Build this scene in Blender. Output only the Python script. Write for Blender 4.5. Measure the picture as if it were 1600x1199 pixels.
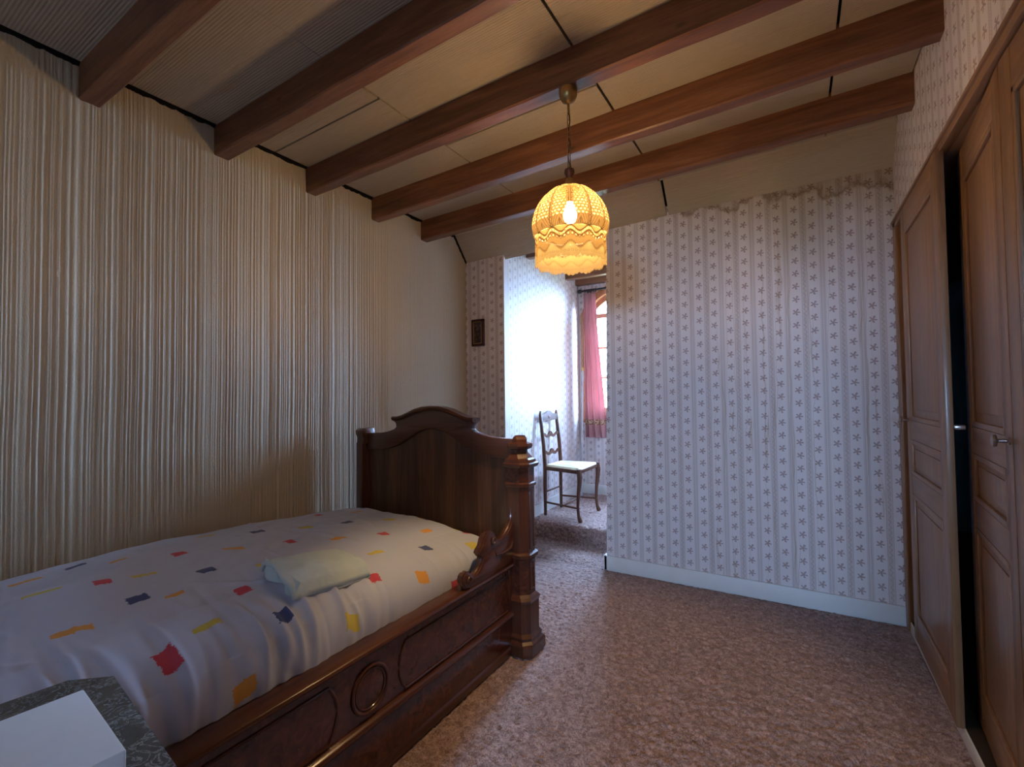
import bpy, bmesh, math, random
import numpy as np
from mathutils import Vector, Matrix

for o in list(bpy.data.objects): bpy.data.objects.remove(o, do_unlink=True)
scene = bpy.context.scene
C = scene.collection
rng = np.random.default_rng(7)
random.seed(7)

# ------------------------------------------------------------------ camera
CAM_H = 1.22
YAW, PITCH, ROLL, FOC = 0.544, 0.029, -0.0112, 733.0887
CX, CY = 800.0, 599.5
cy_, sy_ = math.cos(YAW), math.sin(YAW)
cf = Vector((-sy_*math.cos(PITCH), cy_*math.cos(PITCH), math.sin(PITCH)))
r0 = Vector((cy_, sy_, 0)); u0 = r0.cross(cf)
cr = r0*math.cos(ROLL) + u0*math.sin(ROLL)
cu = -r0*math.sin(ROLL) + u0*math.cos(ROLL)
camd = bpy.data.cameras.new('camera'); cam = bpy.data.objects.new('camera', camd); C.objects.link(cam)
camd.sensor_width = 36; camd.sensor_fit = 'HORIZONTAL'; camd.lens = FOC/1600*36; camd.clip_start = .02; camd.clip_end = 300
M = Matrix.Identity(4)
for i in range(3):
    M[i][0] = cr[i]; M[i][1] = cu[i]; M[i][2] = -cf[i]
M[2][3] = CAM_H
cam.matrix_world = M
scene.camera = cam

def px(x, y, ax, v):
    """photo pixel -> point where its ray meets the plane coordinate[ax] = v"""
    d = cf + cr*((x-CX)/FOC) - cu*((y-CY)/FOC)
    o = Vector((0, 0, CAM_H)); t = (v-o[ax])/d[ax]
    return o + d*t

# ------------------------------------------------------------------ world, windows' daylight, exposure
world = bpy.data.worlds.new('sky'); scene.world = world; world.use_nodes = True
wn = world.node_tree; bg = wn.nodes['Background']
bg.inputs['Color'].default_value = (0.35, 0.59, 1.0, 1); bg.inputs['Strength'].default_value = 165.0
def portal(name, loc, rot, sx, sy):
    l = bpy.data.lights.new(name, 'AREA'); l.shape = 'RECTANGLE'; l.size = sx; l.size_y = sy
    o = bpy.data.objects.new(name, l); C.objects.link(o); o.location = loc; o.rotation_euler = rot
    l.cycles.is_portal = True
    return o
ALC_Y = 4.88
portal('alcove_window_daylight', (-1.61, ALC_Y+.27, 1.64), (-math.pi/2, 0, 0), .86, 1.42)
portal('landing_window_daylight', (.27, -3.38, 1.30), (math.pi/2, 0, 0), .80, 1.0)
vs = scene.view_settings
vs.view_transform = 'Standard'; vs.look = 'None'; vs.gamma = 1; vs.use_curve_mapping = False; vs.exposure = 0.28
LAMP_W = 33.0

# ------------------------------------------------------------------ node helpers
class E:
    """tiny expression builder on shader math nodes"""
    nt = None
    def __init__(s, sock): s.s = sock
    @staticmethod
    def m(op, *a):
        n = E.nt.nodes.new('ShaderNodeMath'); n.operation = op
        for i, v in enumerate(a):
            if isinstance(v, E): E.nt.links.new(v.s, n.inputs[i])
            else: n.inputs[i].default_value = v
        return E(n.outputs[0])
    def __add__(s, o): return E.m('ADD', s, o)
    __radd__ = __add__
    def __sub__(s, o): return E.m('SUBTRACT', s, o)
    def __rsub__(s, o): return E.m('SUBTRACT', o, s)
    def __mul__(s, o): return E.m('MULTIPLY', s, o)
    __rmul__ = __mul__
    def __truediv__(s, o): return E.m('DIVIDE', s, o)
    def lt(s, o): return E.m('LESS_THAN', s, o)
    def gt(s, o): return E.m('GREATER_THAN', s, o)
    def abs(s): return E.m('ABSOLUTE', s)
    def mod(s, p): return E.m('FLOORED_MODULO', s, p)
    def floor(s): return E.m('FLOOR', s)
    def sin(s): return E.m('SINE', s)
    def cos(s): return E.m('COSINE', s)
    def max(s, o): return E.m('MAXIMUM', s, o)
    def min(s, o): return E.m('MINIMUM', s, o)
    def pow(s, o): return E.m('POWER', s, o)
    def clamp(s): return E.m('MINIMUM', E.m('MAXIMUM', s, 0.0), 1.0)
def sstep(e, a, b):
    n = E.nt.nodes.new('ShaderNodeMapRange'); n.interpolation_type = 'SMOOTHSTEP'
    E.nt.links.new(e.s, n.inputs[0]); n.inputs[1].default_value = a; n.inputs[2].default_value = b
    return E(n.outputs[0])
def new_mat(name, rough=.6, spec=.4):
    m = bpy.data.materials.new(name); m.use_nodes = True
    nt = m.node_tree; E.nt = nt
    b = nt.nodes['Principled BSDF']; b.inputs['Roughness'].default_value = rough
    b.inputs['Specular IOR Level'].default_value = spec
    return m, nt, b
def coords(kind='Object'):
    tc = E.nt.nodes.new('ShaderNodeTexCoord'); sp = E.nt.nodes.new('ShaderNodeSeparateXYZ')
    E.nt.links.new(tc.outputs[kind], sp.inputs[0])
    return tc.outputs[kind], E(sp.outputs[0]), E(sp.outputs[1]), E(sp.outputs[2])
def vec(x, y, z):
    n = E.nt.nodes.new('ShaderNodeCombineXYZ')
    for i, v in enumerate((x, y, z)):
        if isinstance(v, E): E.nt.links.new(v.s, n.inputs[i])
        else: n.inputs[i].default_value = v
    return n.outputs[0]
def noise(v, scale=5, detail=3, rough=.5, dist=0):
    n = E.nt.nodes.new('ShaderNodeTexNoise'); n.inputs['Scale'].default_value = scale
    n.inputs['Detail'].default_value = detail; n.inputs['Roughness'].default_value = rough; n.inputs['Distortion'].default_value = dist
    if v is not None: E.nt.links.new(v, n.inputs['Vector'])
    return E(n.outputs['Fac'])
def voro(v, scale=5, feature='F1', out='Distance'):
    n = E.nt.nodes.new('ShaderNodeTexVoronoi'); n.feature = feature; n.inputs['Scale'].default_value = scale
    E.nt.links.new(v, n.inputs['Vector']); return E(n.outputs[out])
def mix(f, a, b, blend='MIX'):
    n = E.nt.nodes.new('ShaderNodeMix'); n.data_type = 'RGBA'; n.blend_type = blend
    for idx, v in ((0, f), (6, a), (7, b)):
        if isinstance(v, E): E.nt.links.new(v.s, n.inputs[idx])
        elif hasattr(v, 'is_linked'): E.nt.links.new(v, n.inputs[idx])
        elif idx == 0: n.inputs[0].default_value = v
        else: n.inputs[idx].default_value = (*v[:3], 1)
    return n.outputs[2]
def ramp(f, stops):
    n = E.nt.nodes.new('ShaderNodeValToRGB'); cr_ = n.color_ramp
    while len(cr_.elements) < len(stops): cr_.elements.new(.5)
    for el, (p, c) in zip(cr_.elements, stops): el.position = p; el.color = (*c[:3], 1)
    E.nt.links.new(f.s, n.inputs[0]); return n.outputs[0]
def bump(b, h, strength=.3, dist=.01):
    n = E.nt.nodes.new('ShaderNodeBump'); n.inputs['Strength'].default_value = strength; n.inputs['Distance'].default_value = dist
    E.nt.links.new(h.s, n.inputs['Height']); E.nt.links.new(n.outputs[0], b.inputs['Normal'])
def setc(b, c):
    if hasattr(c, 'is_linked'): E.nt.links.new(c, b.inputs['Base Color'])
    else: b.inputs['Base Color'].default_value = (*c[:3], 1)
def plain(name, c, rough=.5, metal=0, spec=.5, var=.12, sc=40):
    m, nt, b = new_mat(name, rough, spec); b.inputs['Metallic'].default_value = metal
    v, x, y, z = coords()
    n = noise(v, sc, 3)
    setc(b, mix(n, tuple(k*(1-var) for k in c), tuple(min(1, k*(1+var)) for k in c)))
    return m

# ------------------------------------------------------------------ materials
def wood(name, c0, c1, c2, axis='X', scale=1.0, rough=.4, spec=.5, coat=0.0, burl=False, knots=False):
    m, nt, b = new_mat(name, rough, spec)
    v, x, y, z = coords()
    st = .07
    if burl:
        n = noise(v, 14*scale, 6, .65, 2.2); g = noise(v, 60*scale, 3)
        f = n*.85 + g*.2
    else:
        a = {'X': (x*st, y, z), 'Y': (x, y*st, z), 'Z': (x, y, z*st)}[axis]
        sv = vec(*a)
        n1 = noise(sv, 22*scale, 5, .6, .8); n2 = noise(sv, 120*scale, 3, .6)
        f = n1*.75 + n2*.3
    col = ramp(f, [(.28, c0), (.5, c1), (.75, c2)])
    if knots:
        a = {'X': (x*.45, y, z), 'Y': (x, y*.45, z), 'Z': (x, y, z*.45)}[axis]
        kd = voro(vec(*a), 5.5)
        k = 1.0 - sstep(kd, .02, .085)
        col = mix(k*.8, col, tuple(q*.25 for q in c0))
    setc(b, col); bump(b, f, .15, .004)
    if coat: b.inputs['Coat Weight'].default_value = coat; b.inputs['Coat Roughness'].default_value = .15
    return m

def wallpaper(name, uaxis, stain=False):
    m, nt, b = new_mat(name, .55, .35)
    v, x, y, z = coords()
    u = x if uaxis == 'X' else y
    wob = noise(v, 90, 2)
    P = .178
    uu = u + 10.0
    p2 = uu.mod(P/2) - P/4
    col = ((uu/(P/2)).floor()).mod(2.0)
    bb = (z + col*.038 + 1.0).mod(.076) - .038
    a = p2 + (wob-.5)*.006
    b2 = bb + (noise(v, 110, 1)-.5)*.006
    r = E.m('SQRT', a*a + b2*b2); th = E.m('ARCTAN2', b2, a)
    petal = .0205*(.62 + .38*(th*5.0+.6).cos())
    blossom = r.lt(petal)
    # small bud and stem above / below the sprig
    a3 = a - .007; b3 = b2 - .014
    bud = E.m('SQRT', a3*a3 + b3*b3).lt(.006)
    stem = ((a + b2*.5).abs().lt(.0015))*(b2.lt(0.0))*(b2.gt(-.019))
    flower = blossom.max(bud).max(stem)
    # narrow bands
    d = (uu + P/4).mod(P)            # 0..P ; band centres at P/4 and 3P/4
    d1 = (d - P/4); d2 = (d - 3*P/4)
    dots = ((d1.abs()-.0065).abs().lt(.0022))*((z.mod(.0095)).lt(.0055))
    dotband = d1.abs().lt(.0125)
    lea = ((d2 + (z*210.0).sin()*.0045).abs().lt(.0028)).max((d2.abs().lt(.008))*((z + d2*1.2).mod(.024).lt(.006)))
    edge = ((d2.abs()-.0145).abs().lt(.0011)).max((d1.abs()-.0135).abs().lt(.0008))
    leafband = d2.abs().lt(.0145)
    n = noise(v, 5, 3)
    basec = mix(n, (.70, .625, .605), (.80, .735, .715))
    c = mix(dotband*.30 + leafband*.42, basec, (.50, .39, .35))
    c = mix((edge*.45 + dots*.55 + lea*.42).clamp(), c, (.36, .25, .22))
    c = mix(flower*(.55 + wob*.45), c, (.34, .215, .20))
    if stain:
        lo = noise(vec(x*7.0, y, z*5.0), 1.0, 6, .7)
        band = sstep(z + (lo-.5)*.34 + x*.05, 2.350, 2.425)*sstep(x + (lo-.5)*.5, -1.0, -.35)
        edgeb = (1.0 - ((band-.5)*2.0).abs()).clamp()
        c = mix(band*.25 + edgeb*.60, c, (.24, .13, .045))
        sheet = sstep(z + (noise(vec(x*3.0, y, z*.6), 1, 4)-.5)*1.0, 1.75, 2.5)*sstep(x, -.9, .1)
        c = mix(sheet*.65, c, (.52, .42, .20), 'MULTIPLY')
        run = noise(vec(x*9.0 + noise(vec(x, y, z*3.0), 1.5, 3)*.5, y, z*.12), 1.0, 3, .6)
        line = (1.0 - sstep((run-.53).abs(), .0, .010))*sstep(x, -.75, -.35)*noise(vec(x*2.0, y, z*2.0), 2.0, 2)
        c = mix(line*.75, c, (.36, .22, .08))
    setc(b, c)
    bump(b, noise(v, 260, 2)*.6 + flower*.4, .18, .002)
    return m

MAT = {}
MAT['paper_x'] = wallpaper('floral_wallpaper_front', 'X', True)
MAT['paper_x2'] = wallpaper('floral_wallpaper_plain', 'X')
MAT['paper_y'] = wallpaper('floral_wallpaper_side', 'Y')
def m_ribbed():
    m, nt, b = new_mat('ribbed_cream_wallcovering', .55, .4)
    v, x, y, z = coords()
    n = noise(vec(x, y, z*.4), 240, 3, .7); big = noise(v, 2.2, 3)
    setc(b, mix(n*.6 + big*.4, (.46, .375, .25), (.67, .565, .40)))
    bump(b, n, .5, .004)
    return m
MAT['ribbed'] = m_ribbed()
def m_panel():
    m, nt, b = new_mat('beige_ceiling_board', .7, .2)
    v, x, y, z = coords()
    n = noise(vec(x*.06, y, z), 130, 3, .7); big = noise(v, 3, 3)
    setc(b, mix(n*.7 + big*.3, (.38, .305, .225), (.53, .44, .33)))
    bump(b, n*.8 + (y*570.0).sin()*.25, .7, .004)
    return m
MAT['panel'] = m_panel()
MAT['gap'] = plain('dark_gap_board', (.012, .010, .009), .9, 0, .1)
MAT['beam'] = wood('stained_beam_wood', (.070, .025, .011), (.175, .066, .029), (.31, .130, .057), 'X', 1.0, .42, .5, .0, knots=True)
MAT['walnut'] = wood('polished_walnut', (.036, .012, .007), (.085, .028, .014), (.145, .052, .025), 'Z', 1.2, .28, .5, .3)
MAT['walnut_y'] = wood('polished_walnut_rail', (.036, .012, .007), (.090, .029, .014), (.150, .054, .025), 'Y', 1.2, .28, .5, .3)
MAT['walnut_x'] = wood('polished_walnut_crest', (.036, .012, .007), (.085, .028, .014), (.14, .050, .024), 'X', 1.2, .28, .5, .3)
MAT['burl'] = wood('walnut_burl', (.028, .009, .006), (.085, .024, .013), (.17, .055, .03), 'X', 1.0, .25, .5, .3, burl=True)
MAT['plank'] = wood('walnut_plank', (.022, .009, .005), (.080, .031, .013), (.19, .082, .033), 'Z', .55, .4, .5)
MAT['oak'] = wood('varnished_oak', (.17, .083, .038), (.285, .148, .068), (.39, .215, .103), 'Z', 1.6, .38, .5, .15)
MAT['oak_y'] = wood('varnished_oak_rail', (.16, .077, .035), (.27, .137, .062), (.37, .198, .094), 'Y', 1.6, .38, .5, .15)
MAT['chairwood'] = wood('chair_walnut', (.045, .015, .008), (.095, .033, .015), (.15, .055, .025), 'Z', 1.6, .42, .35)
MAT['framewood'] = wood('window_oak', (.22, .075, .03), (.36, .14, .06), (.48, .20, .09), 'Z', 1.6, .4)
MAT['white'] = plain('white_paint', (.74, .72, .68), .45, 0, .4, .05, 12)
MAT['plaster'] = plain('white_plaster', (.72, .70, .66), .8, 0, .2, .05, 12)
MAT['brass'] = plain('aged_brass', (.40, .27, .12), .32, .9, .5, .25)
MAT['steel'] = plain('brushed_steel', (.62, .60, .58), .3, .9, .5, .1)
MAT['alu'] = plain('grey_aluminium_tube', (.62, .64, .67), .35, .4, .5, .06)
MAT['knob'] = plain('dull_bronze_knob', (.36, .27, .22), .3, .9, .5, .15)
MAT['iron'] = plain('dark_rod', (.05, .03, .025), .4, .2, .5, .2)
MAT['teal'] = plain('teal_cloth', (.12, .36, .48), .9, 0, .1, .25, 25)
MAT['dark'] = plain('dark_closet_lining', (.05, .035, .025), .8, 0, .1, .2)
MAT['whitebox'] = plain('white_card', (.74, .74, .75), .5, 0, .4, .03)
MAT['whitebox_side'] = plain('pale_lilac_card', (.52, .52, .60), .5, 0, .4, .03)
MAT['glow'] = None

def m_carpet():
    m, nt, b = new_mat('taupe_carpet', .95, .08)
    v, x, y, z = coords()
    n = noise(v, 170, 3, .7); n2 = noise(v, 45, 3, .6); big = noise(v, 4, 3)
    crevice_shade = 1.0 - sstep((noise(v, 70, 2, .5, .6)-.5).abs(), .0, .055)
    c = mix(sstep(n*.5 + n2*.5, .36, .64), (.24, .15, .13), (.58, .415, .37))
    c = mix(crevice_shade*.55, c, (.12, .068, .058))  # shade in the pile's crevices, painted into the carpet colour
    c = mix(big*.5, c, (.74, .68, .66), 'MULTIPLY')
    setc(b, c); bump(b, n*.6 + n2*.6, .8, .008)
    b.inputs['Sheen Weight'].default_value = .25
    return m
MAT['carpet'] = m_carpet()

def m_marble():
    m, nt, b = new_mat('dark_veined_marble', .18, .5)
    v, x, y, z = coords()
    n = noise(v, 26, 6, .65, 1.6); n2 = noise(v, 9, 5, .6, 2.5)
    vein = 1.0 - sstep((n-.5).abs(), .0, .035)
    patch = sstep(n2, .60, .66)
    c = mix(noise(v, 60, 3), (.025, .028, .028), (.075, .08, .078))
    c = mix(vein*.45 + patch*.25, c, (.45, .46, .45))
    setc(b, c); return m
MAT['marble'] = m_marble()

def m_duvet():
    m, nt, b = new_mat('printed_duvet_cotton', .85, .15)
    v, x, y, z = coords()
    a = nt.nodes.new('ShaderNodeAttribute'); a.attribute_name = 'daub_colour'
    d = nt.nodes.new('ShaderNodeAttribute'); d.attribute_name = 'daub_distance'
    n = noise(v, 130, 3, .7); n2 = noise(vec(x, y*.2, z), 260, 2)
    dist = E(d.outputs['Fac']) + (n-.5)*.010 + (n2-.5)*.014 + (noise(v, 40, 2)-.5)*.010
    mask = 1.0 - sstep(dist, -.0008, .0008)
    base = mix(noise(v, 3, 2), (.52, .57, .71), (.58, .62, .76))
    c = mix(mask*.93, base, a.outputs['Color'])
    setc(b, c); bump(b, noise(v, 500, 2), .12, .002)
    b.inputs['Sheen Weight'].default_value = .15
    return m
MAT['duvet'] = m_duvet()

def m_cloth(name, c0, c1):
    m, nt, b = new_mat(name, .9, .1)
    v, x, y, z = coords()
    setc(b, mix(noise(v, 30, 3), c0, c1)); bump(b, noise(v, 45, 4), .25, .01)
    return m
MAT['folded'] = m_cloth('pale_blue_cotton', (.58, .71, .73), (.66, .76, .76))

def m_curtain():
    m, nt, b = new_mat('rose_curtain', .85, .15)
    tc, u, v_, w = coords('UV')
    hem = ((v_ - .105).abs().lt(.018)).max(((u - .90).abs().lt(.022))*(v_.gt(.09)))
    hem = hem*(u.lt(.925))
    orn = noise(vec(u*1.0, v_*4.0, 0.0), 26, 3)
    c = mix(noise(tc, 20, 2), (.60, .31, .31), (.68, .37, .36))
    c = mix(hem, c, (.70, .54, .36))
    c = mix(hem*orn.gt(.52), c, (.33, .14, .10))
    setc(b, c)
    tr = nt.nodes.new('ShaderNodeBsdfTranslucent'); nt.links.new(c, tr.inputs[0])
    ms = nt.nodes.new('ShaderNodeMixShader'); ms.inputs[0].default_value = .35
    out = nt.nodes['Material Output']
    nt.links.new(b.outputs[0], ms.inputs[1]); nt.links.new(tr.outputs[0], ms.inputs[2]); nt.links.new(ms.outputs[0], out.inputs[0])
    return m
MAT['curtain'] = m_curtain()

def m_glass():
    m = bpy.data.materials.new('window_pane_glass'); m.use_nodes = True; nt = m.node_tree
    nt.nodes.remove(nt.nodes['Principled BSDF']); out = nt.nodes['Material Output']
    t = nt.nodes.new('ShaderNodeBsdfTransparent'); g = nt.nodes.new('ShaderNodeBsdfGlossy'); g.inputs['Roughness'].default_value = .02
    f = nt.nodes.new('ShaderNodeMixShader'); f.inputs[0].default_value = .06
    nt.links.new(t.outputs[0], f.inputs[1]); nt.links.new(g.outputs[0], f.inputs[2]); nt.links.new(f.outputs[0], out.inputs[0])
    return m
MAT['glass'] = m_glass()

def m_lace(name, skirt):
    m, nt, b = new_mat(name, .9, .05)
    tc, u, v_, w = coords('UV')         # u: gore units (12 around), v: metres along the profile
    if not skirt:
        # knotted net: diagonal checks with a hole in each, leaf ribs down each seam
        q = v_/.0125
        a = u*5.0 + .5*(q.floor().mod(2.0))
        aa = a.mod(1.0)-.5; qq = q.mod(1.0)-.5
        hole = (aa*aa + qq*qq).lt(.105)
        seam = (u.mod(1.0)-.5).abs()
        rib = (.5-seam).lt(.085)
        leaf = (((.5-seam) - .035 - .03*(v_*260.0).sin().abs()).abs()).lt(.022)
        low = v_.lt(.040)
        fan = ((seam*.20 + v_*1.15).mod(.028)).lt(.006)
        hole = hole*(1.0-rib)*(1.0-low)
        dark = ((leaf*rib).max(low*fan).max((seam.lt(.025))*(v_.lt(.022))))*(v_.gt(.005))
        bright = v_*0.0
    else:
        wv = ((u*6.28318).cos()*.5+.5)
        zz = .118 - .012 - .020*(1.0-wv)
        line1 = (v_ - zz).abs().lt(.0032)
        line2 = (v_ - zz + .019).abs().lt(.0032)
        beads = ((v_ - zz + .009).abs().lt(.0036))*((u*11.0).mod(1.0).lt(.6))
        aa = (u*5.0).mod(1.0)-.5; qq = (v_-.066-.010*wv)/.018
        rr = aa*aa + qq*qq
        ring = ((rr-.16).abs().lt(.05))
        z3 = .018 + .022*wv
        dotl = ((v_ - z3 - .008).abs().lt(.0028))*((u*13.0).mod(1.0).lt(.5))
        bright = v_.lt(z3)
        small = ((aa*aa + ((v_-.012)/.012)*((v_-.012)/.012)-.1).abs().lt(.035))
        dark = line1.max(line2).max(ring*.8).max(dotl).max(small*.6)
        hole = beads.max(rr.lt(.03)*(v_.lt(.09)))
    weave = noise(vec(u*30.0, v_*900.0, 0.0), 1.0, 2)
    col = mix(weave, (.090, .055, .019), (.130, .086, .034))
    col = mix(bright*.8, col, (.21, .165, .078))
    col = mix(dark*.9, col, (.016, .0055, .0015))
    inner = mix(dark*.6, (.110, .080, .038), (.035, .02, .008))
    d = nt.nodes.new('ShaderNodeBsdfDiffuse'); nt.links.new(inner, d.inputs[0])
    t = nt.nodes.new('ShaderNodeBsdfTranslucent'); nt.links.new(col, t.inputs[0])
    s1 = nt.nodes.new('ShaderNodeMixShader'); s1.inputs[0].default_value = .16 if not skirt else .36
    nt.links.new(d.outputs[0], s1.inputs[1]); nt.links.new(t.outputs[0], s1.inputs[2])
    tp = nt.nodes.new('ShaderNodeBsdfTransparent')
    s2 = nt.nodes.new('ShaderNodeMixShader'); k = hole*.80 + .02; nt.links.new(k.s, s2.inputs[0])
    nt.links.new(s1.outputs[0], s2.inputs[1]); nt.links.new(tp.outputs[0], s2.inputs[2])
    nt.nodes.remove(b); nt.links.new(s2.outputs[0], nt.nodes['Material Output'].inputs[0])
    return m
MAT['lace'] = m_lace('crochet_net_lace', False)
MAT['lace_skirt'] = m_lace('crochet_border_lace', True)
def m_bulb():
    m = bpy.data.materials.new('lit_bulb'); m.use_nodes = True; nt = m.node_tree
    nt.nodes.remove(nt.nodes['Principled BSDF']); e = nt.nodes.new('ShaderNodeEmission')
    e.inputs[0].default_value = (1, .66, .32, 1); e.inputs[1].default_value = LAMP_W/(math.pi*.0095)
    nt.links.new(e.outputs[0], nt.nodes['Material Output'].inputs[0]); return m
MAT['bulb'] = m_bulb()
def m_picture():
    m, nt, b = new_mat('dark_still_life_print', .35, .4)
    v, x, y, z = coords()
    n = noise(v, 55, 4); blob = sstep(noise(v, 34, 3, .5), .52, .62)
    c = mix(n, (.012, .009, .010), (.05, .035, .032))
    c = mix(blob*.5, c, (.24, .13, .10)); setc(b, c); return m
MAT['picture'] = m_picture()
def m_rush():
    m, nt, b = new_mat('woven_rush', .7, .25)
    v, x, y, z = coords('UV')
    s = ((x*40.0).mod(1.0)-.5).abs()
    n = noise(vec(x*40.0, y*3.0, 0.0), 1.0, 3)
    setc(b, mix(s*1.2 + n*.4, (.62, .52, .28), (.86, .80, .60))); bump(b, s, .6, .004); return m
MAT['rush'] = m_rush()
def m_ground():
    m, nt, b = new_mat('garden_ground', .95, .05)
    v, x, y, z = coords(); setc(b, mix(noise(v, .4, 5), (.07, .08, .035), (.18, .17, .09))); return m
MAT['ground'] = m_ground()

# ------------------------------------------------------------------ mesh helpers
ORG = {}
def prop(o, label=None, cat=None, group=None, kind=None):
    if label: o['label'] = label
    if cat: o['category'] = cat
    if group: o['group'] = group
    if kind: o['kind'] = kind
    return o
def thing(name, loc, label, cat, group=None, rz=0):
    o = bpy.data.objects.new(name, None); C.objects.link(o); o.empty_display_size = .1
    o.location = loc; o.rotation_euler = (0, 0, rz)
    ORG[o.name] = Vector(loc) if not rz else Vector((0, 0, 0))
    return prop(o, label, cat, group)
class MB:
    def __init__(s): s.v = []; s.f = []; s.uv = None
    def add(s, vs_, fs):
        n = len(s.v); s.v += [tuple(p) for p in vs_]; s.f += [tuple(i+n for i in f) for f in fs]; return s
    def box(s, a, b):
        (x0, y0, z0), (x1, y1, z1) = a, b
        return s.add([(x0, y0, z0), (x1, y0, z0), (x1, y1, z0), (x0, y1, z0), (x0, y0, z1), (x1, y0, z1), (x1, y1, z1), (x0, y1, z1)],
                     [(3, 2, 1, 0), (4, 5, 6, 7), (0, 1, 5, 4), (1, 2, 6, 5), (2, 3, 7, 6), (3, 0, 4, 7)])
    def hexa(s, p):     # eight corners, bottom loop then top loop
        return s.add(p, [(3, 2, 1, 0), (4, 5, 6, 7), (0, 1, 5, 4), (1, 2, 6, 5), (2, 3, 7, 6), (3, 0, 4, 7)])
    def prism(s, poly, f):      # poly in 2D; f(p, k) -> 3D for k = 0, 1
        n = len(poly)
        return s.add([f(p, 0) for p in poly] + [f(p, 1) for p in poly],
                     [tuple(range(n-1, -1, -1)), tuple(range(n, 2*n))] + [(i, (i+1) % n, n+(i+1) % n, n+i) for i in range(n)])
    def loops(s, loops, closed=True, cap=True):
        n = len(loops[0]); vv = [p for l in loops for p in l]; ff = []
        for k in range(len(loops)-1):
            for i in range(n if closed else n-1):
                j = (i+1) % n; ff.append((k*n+i, k*n+j, (k+1)*n+j, (k+1)*n+i))
        if cap and closed: ff += [tuple(range(n-1, -1, -1)), tuple((len(loops)-1)*n+i for i in range(n))]
        return s.add(vv, ff)
    def lathe(s, prof, c=(0, 0, 0), n=24, axis='Z', cap=True):
        L = []
        for r, h in prof:
            l = []
            for i in range(n):
                a = 2*math.pi*i/n
                q = (r*math.cos(a), r*math.sin(a), h)
                if axis == 'X': q = (h, q[0], q[1])
                if axis == 'Y': q = (q[1], h, q[0])
                l.append((c[0]+q[0], c[1]+q[1], c[2]+q[2]))
            L.append(l)
        return s.loops(L, True, cap)
    def tube(s, pts, r, n=8, closed=False, flat=None):
        P = [Vector(p) for p in pts]; L = []; m = len(P)
        R = r if hasattr(r, '__len__') else [r]*m
        ref = None
        for i in range(m):
            if closed: t = (P[(i+1) % m]-P[i-1])
            else: t = P[min(i+1, m-1)]-P[max(i-1, 0)]
            t.normalize()
            if ref is None: ref = Vector((0, 0, 1)) if abs(t.z) < .9 else Vector((1, 0, 0))
            a = t.cross(ref).normalized(); b_ = t.cross(a).normalized(); ref = -b_ if False else b_.cross(t).cross(t)*0+ref
            L.append([P[i] + a*(R[i]*math.cos(2*math.pi*k/n)) + b_*(R[i]*math.sin(2*math.pi*k/n)) for k in range(n)])
        if closed: L.append(L[0]); return s.loops(L, True, False)
        return s.loops(L, True, True)
    def build(s, name, mat, parent=None, smooth=False, bevel=0, seg=2, kind=None, angle=35):
        me = bpy.data.meshes.new(name)
        off = Vector((0, 0, 0))
        if parent is not None: off = ORG.get(parent.name, off)
        me.from_pydata([(p[0]-off[0], p[1]-off[1], p[2]-off[2]) for p in s.v], [], s.f)
        bm = bmesh.new(); bm.from_mesh(me)
        bmesh.ops.recalc_face_normals(bm, faces=bm.faces)
        if bevel:
            es = [e for e in bm.edges if len(e.link_faces) == 2 and e.calc_face_angle(0) > .5]
            bmesh.ops.bevel(bm, geom=es, offset=bevel, segments=seg, affect='EDGES', clamp_overlap=True, profile=.5)
        bm.to_mesh(me); bm.free()
        me.materials.append(mat)
        if smooth or bevel:
            me.polygons.foreach_set('use_smooth', [True]*len(me.polygons))
            me.set_sharp_from_angle(angle=math.radians(angle))
        o = bpy.data.objects.new(name, me); C.objects.link(o)
        if parent is not None:
            o.parent = parent; ORG[o.name] = off
        if kind: o['kind'] = kind
        return o
def box(name, a, b, mat, parent=None, bevel=0, kind=None): return MB().box(a, b).build(name, mat, parent, bevel=bevel, kind=kind)
def grid_mesh(name, P, mat, parent=None, uv=None, kind=None, wrap=False):
    """P: (n, m, 3) array"""
    n, m = P.shape[:2]; off = np.array(ORG.get(parent.name, (0, 0, 0))) if parent is not None else np.zeros(3)
    idx = np.arange(n*m).reshape(n, m)
    F = np.stack([idx[:-1, :-1], idx[1:, :-1], idx[1:, 1:], idx[:-1, 1:]], -1).reshape(-1, 4)
    me = bpy.data.meshes.new(name)
    me.vertices.add(n*m); me.vertices.foreach_set('co', (P.reshape(-1, 3)-off).ravel())
    me.loops.add(F.size); me.loops.foreach_set('vertex_index', F.ravel().astype(np.int32))
    me.polygons.add(len(F)); me.polygons.foreach_set('loop_start', np.arange(0, F.size, 4, dtype=np.int32))
    me.polygons.foreach_set('use_smooth', np.ones(len(F), bool))
    me.update(calc_edges=True)
    if uv is not None:
        l = me.uv_layers.new(name='UVMap'); l.data.foreach_set('uv', uv.reshape(-1, 2)[F.ravel()].ravel())
    me.materials.append(mat)
    o = bpy.data.objects.new(name, me); C.objects.link(o)
    if parent is not None: o.parent = parent; ORG[o.name] = Vector(off)
    if kind: o['kind'] = kind
    return o
def vnoise(x, y, seed=0):
    """value noise, vectorised"""
    xi = np.floor(x).astype(np.int64); yi = np.floor(y).astype(np.int64); fx = x-xi; fy = y-yi
    def h(a, b):
        k = (a*374761393 + b*668265263 + seed*1442695041) & 0xffffffff
        k = ((k ^ (k >> 13))*1274126177) & 0xffffffff
        return ((k ^ (k >> 16)) & 0xffff)/65535.0
    sx = fx*fx*(3-2*fx); sy = fy*fy*(3-2*fy)
    return (h(xi, yi)*(1-sx)+h(xi+1, yi)*sx)*(1-sy) + (h(xi, yi+1)*(1-sx)+h(xi+1, yi+1)*sx)*sy

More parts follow.
